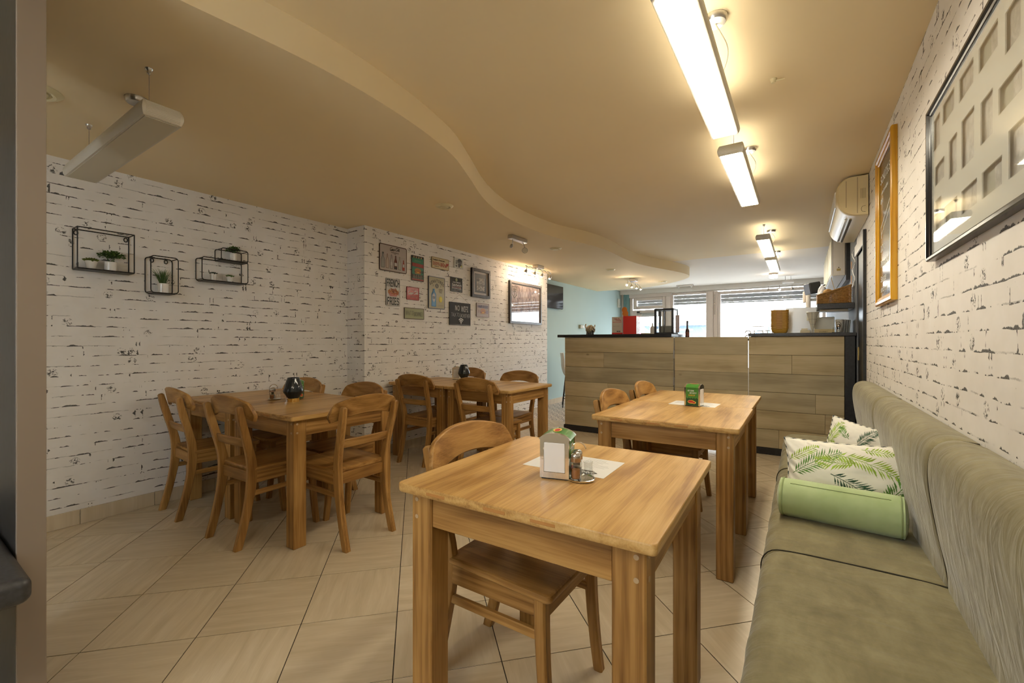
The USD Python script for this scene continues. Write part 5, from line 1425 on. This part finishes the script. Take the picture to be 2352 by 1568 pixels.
M = frame_m((-2.065, 5.955, CL + .305), (1, 0, 0), (0, 0, 1))
part(sn, 'board', moved(extr(q.buffer(.006), .003), M), flat((.62, .20, .02), .4), False)
part(sn, 'face', moved(extr(q, .0006, -.0007), M), flat((.80, .55, .05), .4), False)
part(sn, 'lettering', moved(cat([txt('FRIET', .02, 0, .03, .05, tall=.02), txt('TIJD', .02, .012, -.015, .05, tall=.02)]).apply_translation((0, 0, -.0015)), M), flat((.62, .08, .02), .4), False)
part(sn, 'stick', cyl((-2.05, 5.96, CL), (-2.06, 5.96, CL + .27), .003, 8), flat((.6, .5, .3), .6))
dc = thing('display_case', 'black framed glass warming cabinet on the counter', 'display case', (-1.455, 5.76, CL))
x0, x1, y0, y1, z0, z1 = -1.572, -1.336, 5.66, 5.90, CL, CL + .325
part(dc, 'frame', cat([bx(x, x + sx * .024, y, y + sy * .020, z0, z1, .002) for x, sx in ((x0, 1), (x1, -1)) for y, sy in ((y0, 1), (y1, -1))] + [bx(x0, x1, y0, y1, z1 - .022, z1, .003), bx(x0, x1, y0, y1, z0, z0 + .022, .003)]), black_lac, False)
part(dc, 'glass', cat([bx(x0 + .02, x1 - .02, y0 + .004, y0 + .007, z0 + .022, z1 - .022), bx(x0 + .004, x0 + .007, y0 + .02, y1 - .02, z0 + .022, z1 - .022), bx(x1 - .007, x1 - .004, y0 + .02, y1 - .02, z0 + .022, z1 - .022)]), clear, False)
part(dc, 'shelf', bx(x0 + .01, x1 - .01, y0 + .03, y1 - .01, z0 + .105, z0 + .109), clear, False)
part(dc, 'lower_panel', bx(x0 + .024, x1 - .024, y1 - .02, y1 - .012, z0 + .022, z0 + .105), flat((.26, .26, .22), .2), False)
part(dc, 'divider', bx(-1.512, -1.50, y1 - .03, y1 - .012, z0 + .022, z1 - .02), black_lac, False)
btl = thing('bottle', 'small white squeeze bottle beside the black glass cabinet', 'bottle', (-1.61, 5.72, CL))
part(btl, 'body', lathe([(.024, 0), (.028, .004), (.028, .075), (.020, .098), (.010, .106)], (-1.61, 5.72, CL), 24), flat((.62, .58, .52), .4))
part(btl, 'nozzle', lathe([(.010, .104), (.009, .112), (.003, .150)], (-1.61, 5.72, CL), 16), flat((.70, .68, .62), .4))
tr = single('tray', bx(-1.76, -1.63, 5.70, 5.80, CL, CL + .016, .002), flat((.55, .50, .28), .6), 'low yellowish card tray on the counter beside the red box', 'tray')
mh = thing('menu_holder', 'upright clear acrylic card holder at the counter gate', 'card holder', (-1.29, 5.73, CL))
part(mh, 'card', bx(-1.327, -1.285, 5.742, 5.744, CL + .02, CL + .24), flat((.74, .60, .62), .5), False)
part(mh, 'acrylic', cat([bx(-1.335, -1.278, 5.737, 5.740, CL, CL + .26), bx(-1.335, -1.278, 5.746, 5.749, CL, CL + .26), bx(-1.345, -1.278, 5.70, 5.76, CL, CL + .004), bx(-1.345, -1.295, 5.70, 5.715, CL, CL + .045)]), clear, False)
inner = thing('back_bar', 'low dark bar shelf behind the plank gate', 'shelf', (-.88, 6.1, 0))
part(inner, 'board', bx(-1.27, -.49, 5.95, 6.25, 1.22, 1.25, .003), dark_slab, False)
part(inner, 'support', cat([bx(-1.26, -1.23, 5.97, 6.23, .001, 1.22), bx(-.53, -.50, 5.97, 6.23, .001, 1.22)]), black_lac, False)
bb = thing('bottle', 'dark brown slim bottle standing behind the counter gate', 'bottle', (-1.31, 6.02, 1.25))
bb2 = lathe([(.022, 0), (.024, .004), (.024, .105), (.018, .125), (.011, .135), (.011, .215), (.012, .216), (.012, .232), (.002, .233)], (-1.245, 6.02, 1.25), 24)
part(bb, 'glass', bb2, flat((.045, .018, .010), .12))
part(bb, 'label', lathe([(.0245, .03), (.0245, .09)], (-1.245, 6.02, 1.25), 24), flat((.16, .05, .03), .5))
# yellow plastic snack baskets, nested
yell = flat((.60, .34, .045), .35, transmission_weight=.1)
N = 14
for k in range(N):
    lo = -.285 + 0; zz = CR_ + .0005 + .0150 * k
    cxk, cyk = -.203, 5.72
    nm = numbered('/World', 'snack_tray')
    if k == 0:
        y_t = UsdGeom.Xform.Define(stage, '/World/' + nm); y_t.AddTranslateOp().Set(Gf.Vec3d(cxk, cyk, zz)); y_t.AddRotateZOp().Set(0.0)
        y_p = tag(y_t.GetPrim(), 'yellow plastic snack tray at the very bottom of the stack', 'tray', 'stacked yellow snack trays'); LOC['/World/' + nm] = None
        def ov(a_, b_, z): 
            q_ = sbox(-a_, -b_, a_, b_).buffer(-.025).buffer(.025, quad_segs=5)
            return np.c_[np.array(q_.exterior.coords)[:-1], np.full(len(q_.exterior.coords) - 1, z)]
        part(y_p, 'bowl', loft([ov(.055, .045, 0), ov(.066, .055, .010), ov(.076, .064, .030), ov(.082, .070, .058), ov(.087, .075, .060), ov(.087, .075, .064), ov(.079, .067, .064), ov(.074, .062, .031), ov(.063, .052, .013), ov(.052, .042, .0042)]), yell, 35, local=True)
        part(y_p, 'grip', bx(-.028, .028, -.0765, -.066, .048, .0585, .002), flat((.46, .22, .02), .4), False, local=True)
    else:
        NAMES[('/World', 'snack_tray')] -= 1
        dup(y_p, (cxk, cyk, zz), .8 * math.sin(k * 1.7), 'yellow plastic snack tray, %s of the stack on the counter' % ('top one' if k == N - 1 else 'one from the middle'))
gp = thing('splash_panel', 'shiny grey metal panel standing behind the yellow tray stack', 'panel', (.0, 6.05, CR_))
part(gp, 'sheet', bx(-.15, .17, 5.98, 5.99, CR_, 1.60, .002), flat((.52, .52, .52), .25, .7), False)
part(gp, 'foot', bx(-.15, .17, 5.98, 6.02, CR_ , CR_ + .012, .002), steel, False)
cs = thing('cone_holder', 'wire stand holding a pale paper cone on the right counter', 'cone holder', (.10, 5.66, CR_))
cx, cy = .098, 5.66
part(cs, 'paper_cone', lathe([(.003, .022), (.012, .05), (.050, .205), (.056, .225), (.052, .225), (.008, .05), (.002, .03)], (cx, cy, CR_), 28), flat((.66, .63, .53), .6))
part(cs, 'wire_stand', cat([tube([(cx + r * math.cos(a), cy + r * math.sin(a), CR_ + z) for a in np.linspace(0, 2 * math.pi, 25)], .0018, 6) for r, z in ((.057, .222), (.036, .148), (.022, .095), (.030, .002))] + [tube([(cx + .057 * math.cos(a), cy + .057 * math.sin(a), CR_ + .222), (cx + .014 * math.cos(a), cy + .014 * math.sin(a), CR_ + .05), (cx + .030 * math.cos(a), cy + .030 * math.sin(a), CR_ + .002)], .0018, 6) for a in (.4, 2.5, 4.6)]), steel)
nt = single('note_card', rotz(bx(.048, .113, 5.80, 5.803, 1.44, 1.525), 0), flat((.78, .74, .62), .6), 'square cream card above the paper cone', 'card')
part(None, 'note_card_post', cyl((.08, 5.8045, CR_), (.08, 5.8045, 1.47), .0022, 6), steel) and None
tag(stage.GetPrimAtPath('/World/note_card_post'), 'thin steel rod carrying the square cream card', 'rod')
bxs = thing('box', 'small cream boxes stacked left of the paper cone', 'box', (.03, 5.70, CR_))
part(bxs, 'carton', bx(-.012, .075, 5.66, 5.76, CR_, CR_ + .032, .001), flat((.68, .60, .42), .6), False)
part(bxs, 'lid', bx(.0, .055, 5.67, 5.75, CR_ + .0325, CR_ + .052, .001), flat((.72, .66, .50), .6), False)
ww = thing('box', 'long flat wooden box with dark lettering in front of the white tray', 'box', (.2, 5.64, CR_))
part(ww, 'body', bx(.115, .285, 5.60, 5.70, CR_, CR_ + .040, .001), flat((.58, .46, .24), .6), False)
part(ww, 'lettering', moved(txt('GOURMET', .01, .0, 0, .075, tall=.009), frame_m((.19, 5.5995, CR_ + .014), (1, 0, 0), (0, 0, 1))), flat((.12, .08, .03), .6), False)
wt_ = single('white_tray', bx(.115, .295, 5.80, 5.812, CR_, 1.478, .004), flat((.58, .58, .53), .35), 'upright white panel under the wall shelf behind the wooden box', 'panel')
dup(ss, (.302, 5.60, CR_ + .0002), 200, 'salt set on the right end of the plank counter')
for k in range(4):
    cu = thing('cup_stack', ['white paper cup stack nearest the salt set on the counter', 'white paper cup stack second from the salt set', 'white paper cup stack third from the salt set', 'white paper cup stack nearest the black door'][k], 'cups', (.345 + .0, 5.6, CR_), 0, 'stacked paper cups')
    xx, yy = .335 + .022 * k, 5.72 + .045 * k
    part(cu, 'cups', lathe([(.026, 0), (.034, .12 - .004 * k)] + [p for j in range(3) for p in ((.0365, .121 + .008 * j), (.0345, .124 + .008 * j))] + [(.03, .142)], (xx, yy, CR_), 24), flat((.66, .65, .62), .6), 35)
# coffee machine shapes and towel behind the shelf, as far as they show
ts = thing('towel_dispenser', 'rounded beige and white dispenser hanging near the window, left of the wicker basket', 'dispenser', (.08, 7.6, 1.8))
part(ts, 'cover', rbox(.055, .115, 7.9, 8.05, 1.70, 1.985, .028), flat((.60, .55, .50), .4))
part(ts, 'front', rbox(.015, .058, 7.92, 8.03, 1.80, 1.97, .018), flat((.72, .62, .54), .4))
part(ts, 'arm', bx(.10, XR - .002, 7.95, 8.0, 1.82, 1.86, .004), flat((.5, .5, .5), .4), False)
pk = thing('paper_bag', 'crumpled white paper bag left of the wicker basket', 'bag', (.12, 6.6, 1.6))
pb = trimesh.creation.icosphere(3, 1.0); pb.vertices *= (.045, .06, .13); pb.vertices += (meshkit.fbm(pb.vertices * 22, 3, 2)[:, None] - .5) * .03; pb.apply_translation((.20, 6.18, -pb.bounds[0][2] + 1.6105))
part(pk, 'bag', pb, flat((.62, .62, .66), .6), False)

# bar chair by the blue wall
st = thing('bar_chair', 'cream shell chair on thin black legs between the brick corner and the counter', 'chair', (-3.62, 7.35, 0))
shell = []
prof = spline([(.20, .575), (.12, .560), (-.02, .555), (-.14, .575), (-.19, .66), (-.215, .80), (-.235, 1.0)], 26)
R = []
for i, (a, z) in enumerate(prof):
    f = i / 25
    wd = .21 - .03 * f
    row = [(wd * b_, a + .05 * b_ * b_ * (f > .45) + 0, z + .03 * b_ * b_ * (f <= .45)) for b_ in np.linspace(-1, 1, 13)]
    R.append(np.array(row))
R = np.array(R)
V = R.reshape(-1, 3); n_ = 13
F_ = [f for i in range(25) for j in range(12) for f in ((i * n_ + j, i * n_ + j + 1, (i + 1) * n_ + j + 1), (i * n_ + j, (i + 1) * n_ + j + 1, (i + 1) * n_ + j))]
sm_ = trimesh.Trimesh(V, np.array(F_), process=False)
nrm = sm_.vertex_normals
V2 = np.vstack([V, V - nrm * .014])
nb = len(V)
bd = [i for i in range(n_)] + [i * n_ + n_ - 1 for i in range(1, 26)] + [25 * n_ + j for j in range(n_ - 2, -1, -1)] + [i * n_ for i in range(24, 0, -1)]
side = [f for a, b_ in zip(bd, bd[1:] + bd[:1]) for f in ((a, b_, b_ + nb), (a, b_ + nb, a + nb))]
shellm = trimesh.Trimesh(V2, np.vstack([np.array(F_), np.array(F_)[:, ::-1] + nb, np.array(side)]), process=False)
Ms = trimesh.transformations.translation_matrix((-3.56, 7.40, 0)) @ trimesh.transformations.rotation_matrix(math.radians(-62), (0, 0, 1))
part(st, 'shell', moved(shellm, Ms), flat((.66, .56, .46), .4), 60)
for sx in (-1, 1):
    for sy in (-1, 1):
        part(st, 'leg', moved(cyl((sx * .15, sy * .13, .548), (sx * .20, sy * .19, .001), .009, 10), Ms), wire_black)
part(st, 'footrest', moved(cat([cyl((-.188, -.172, .17), (.188, -.172, .17), .006, 8), cyl((-.188, .172, .17), (.188, .172, .17), .006, 8), cyl((-.188, -.172, .17), (-.188, .172, .17), .006, 8), cyl((.188, -.172, .17), (.188, .172, .17), .006, 8)]), Ms), wire_black)
part(st, 'seat_bar', moved(cat([cyl((-.15, -.13, .545), (.15, -.13, .545), .008, 8), cyl((-.15, .13, .545), (.15, .13, .545), .008, 8)]), Ms), wire_black)

# ================================================================== OUTSIDE THE WINDOWS
gnd = speckled('pavement', (.42, .42, .42), (.56, .56, .56), 3, .9)
struct('ground', bx(-60, 40, YW + .25, 90, -.35, -.15), gnd, False)
bark = speckled('bark', (.20, .20, .18), (.34, .34, .30), 9, .9, .3, stretch=(3, 3, .6))
twig_m = flat((.30, .31, .31), .9)
def bare_tree(label, x, y, h, r, seed, spread=.5, low=.25, lean=0.0, depth=4, group='bare winter trees outside'):
    rng = np.random.default_rng(seed)
    t = thing('bare_tree', label, 'tree', (x, y, -.15), 0, group)
    br = [[], [], []]
    def grow(p, d, L, r, lv):
        n = 6; pts = [p]
        dd = d.copy()
        for k in range(n):
            dd = dd + rng.normal(size=3) * .06 * (1 + lv * .5) + np.array([0, 0, .03])
            dd /= np.linalg.norm(dd); pts.append(pts[-1] + dd * L / n)
        rr_ = np.linspace(r, r * .55, n + 1)
        br[0 if lv == 0 else (1 if lv < 3 else 2)].append(tube(np.array(pts), rr_, 9 if lv == 0 else (6 if lv < 3 else 4), False))
        if lv >= depth: return
        m_ = {0: 11, 1: 6, 2: 5, 3: 4}[lv]
        for k in range(m_):
            f = rng.uniform(low if lv == 0 else .2, 1.0)
            i = min(int(f * n), n - 1); q = pts[i] + (pts[i + 1] - pts[i]) * (f * n - i)
            a = rng.uniform(0, 2 * math.pi)
            s_ = np.array([math.cos(a), math.sin(a), rng.uniform(-.1, .7)])
            nd = dd * (1 - spread) + s_ * spread * 1.3; nd /= np.linalg.norm(nd)
            grow(q, nd, L * rng.uniform(.38, .60) * (1 if lv else .75), r * (1 - .45 * f) * .42, lv + 1)
    grow(np.array([x, y, -.15]), np.array([lean, 0, 1.0]), h, r, 0)
    part(t, 'trunk', cat(br[0]), bark, 60)
    part(t, 'branches', cat(br[1]), bark, 60)
    part(t, 'twigs', cat(br[2]), twig_m, False, kind='stuff')
bare_tree('bare tree with a straight grey trunk in the middle of the big window', 1.30, 28.0, 9.0, .30, 3)
bare_tree('forked bare tree right of the middle of the big window', 1.55, 24.0, 7.0, .20, 9, .55, .22)
bare_tree('thick bare trunk close to the yellow tray stack in the big window', 2.25, 23.0, 9.0, .36, 5, .45, .5)
bare_tree('bare wide tree seen through the narrow window', -6.6, 25.0, 8.0, .22, 12, .62, .15)
bare_tree('slender leaning tree at the left part of the narrow window', -4.6, 18.5, 5.0, .08, 21, .5, .4, .1)
bare_tree('low bare shrub at the left edge of the big window', -3.1, 21.0, 4.2, .10, 33, .7, .05)
bare_tree('tall bare tree in the background at the right of the big window', 4.6, 40.0, 11.0, .32, 41, .55, .2)
car = thing('car', 'white parked car in the street behind the big window', 'car', (-1.0, 17.0, -.15))
body = Polygon([(-2.1, .25), (-2.15, .62), (-2.02, .80), (-1.15, .95), (-.55, 1.42), (.75, 1.46), (1.55, 1.05), (2.05, .95), (2.15, .60), (2.1, .25)]).buffer(-.06).buffer(.06, quad_segs=4)
Mc = frame_m((-.4, 17.9, -.15), (1, 0, 0), (0, 0, 1))
carp = flat((.74, .76, .78), .2)
part(car, 'body', moved(extr(body, 1.7), Mc), carp, 25)
gls = Polygon([(-.98, .97), (-.50, 1.36), (.68, 1.40), (1.30, 1.04)])
part(car, 'side_window', moved(extr(gls, .006, 1.698), Mc), flat((.25, .30, .36), .1), False)
part(car, 'roof_rail', moved(extr(LineString([(-.4, 1.46), (.6, 1.49)]).buffer(.012), .03, 1.5), Mc), steel, False)
for x in (-1.35, 1.30):
    part(car, 'wheel', moved(cyl((x, .32, 1.55), (x, .32, 1.74), .32, 24), Mc), flat((.03, .03, .03), .7))
fl = thing('banner', 'pink advertising banner with white script standing outside behind the door', 'banner', (-4.6, 15.2, -.15))
part(fl, 'pole', cyl((-4.98, 15.2, -.15), (-4.98, 15.2, 2.3), .02, 10), steel)
part(fl, 'cloth', bx(-4.97, -4.55, 15.19, 15.20, .5, 2.25, .002), flat((.62, .10, .34), .6), False)
sq = [np.c_[np.linspace(-.14, .14, 30), .05 * np.sin(np.linspace(0, 14, 30) + k) + .55 - .42 * k] for k in range(3)]
part(fl, 'script_print', moved(cat([extr(LineString(q).buffer(.016), .004) for q in sq]), frame_m((-4.76, 15.186, 1.45), (1, 0, 0), (0, 0, 1))), flat((.8, .8, .82), .6), False)
bs = thing('bus_shelter', 'blue grey pavilion with white name boards across the street', 'building', (-6.5, 27.0, -.15))
part(bs, 'wall', bx(-8.6, -4.6, 27.2, 29.0, -.15, 2.15), flat((.16, .22, .30), .6), False)
part(bs, 'roof', bx(-8.9, -4.3, 26.8, 29.3, 2.15, 2.35), flat((.30, .36, .44), .6), False)
for k in range(6):
    part(bs, 'name_board', bx(-6.2, -5.4, 27.16, 27.2, 1.55 - .3 * k, 1.70 - .3 * k), flat((.75, .78, .80), .6), False)
for k in range(6):
    part(bs, 'name_board', bx(-5.1, -4.7, 27.16, 27.2, 1.55 - .3 * k, 1.70 - .3 * k), flat((.70, .74, .78), .6), False)
part(bs, 'name_board', bx(-7.6, -5.3, 27.16, 27.2, 1.84, 1.98), flat((.75, .78, .82), .6), False)
rs = thing('road_sign', 'small blue road sign on a pole in the street', 'road sign', (-1.5, 24.0, -.15))
part(rs, 'pole', cyl((-1.55, 24, -.15), (-1.55, 24, 2.0), .03, 10), steel)
part(rs, 'plate', bx(-1.85, -1.25, 23.95, 23.97, 1.3, 1.9, .004), flat((.10, .34, .62), .5), False)
part(rs, 'symbol', cat([bx(-1.58, -1.52, 23.94, 23.95, 1.4, 1.8), bx(-1.70, -1.40, 23.94, 23.95, 1.68, 1.74)]), flat((.8, .82, .84), .5), False)
hg = single('hedge', cat([bx(-14, -8.8, 31, 32.2, -.15, 1.6), bx(-3.8, 14, 46, 47, -.15, 1.5)]), speckled('hedge_green', (.16, .20, .15), (.30, .34, .28), 5, .9, .4), 'low grey green hedges far behind the street', 'hedge', kind='stuff')
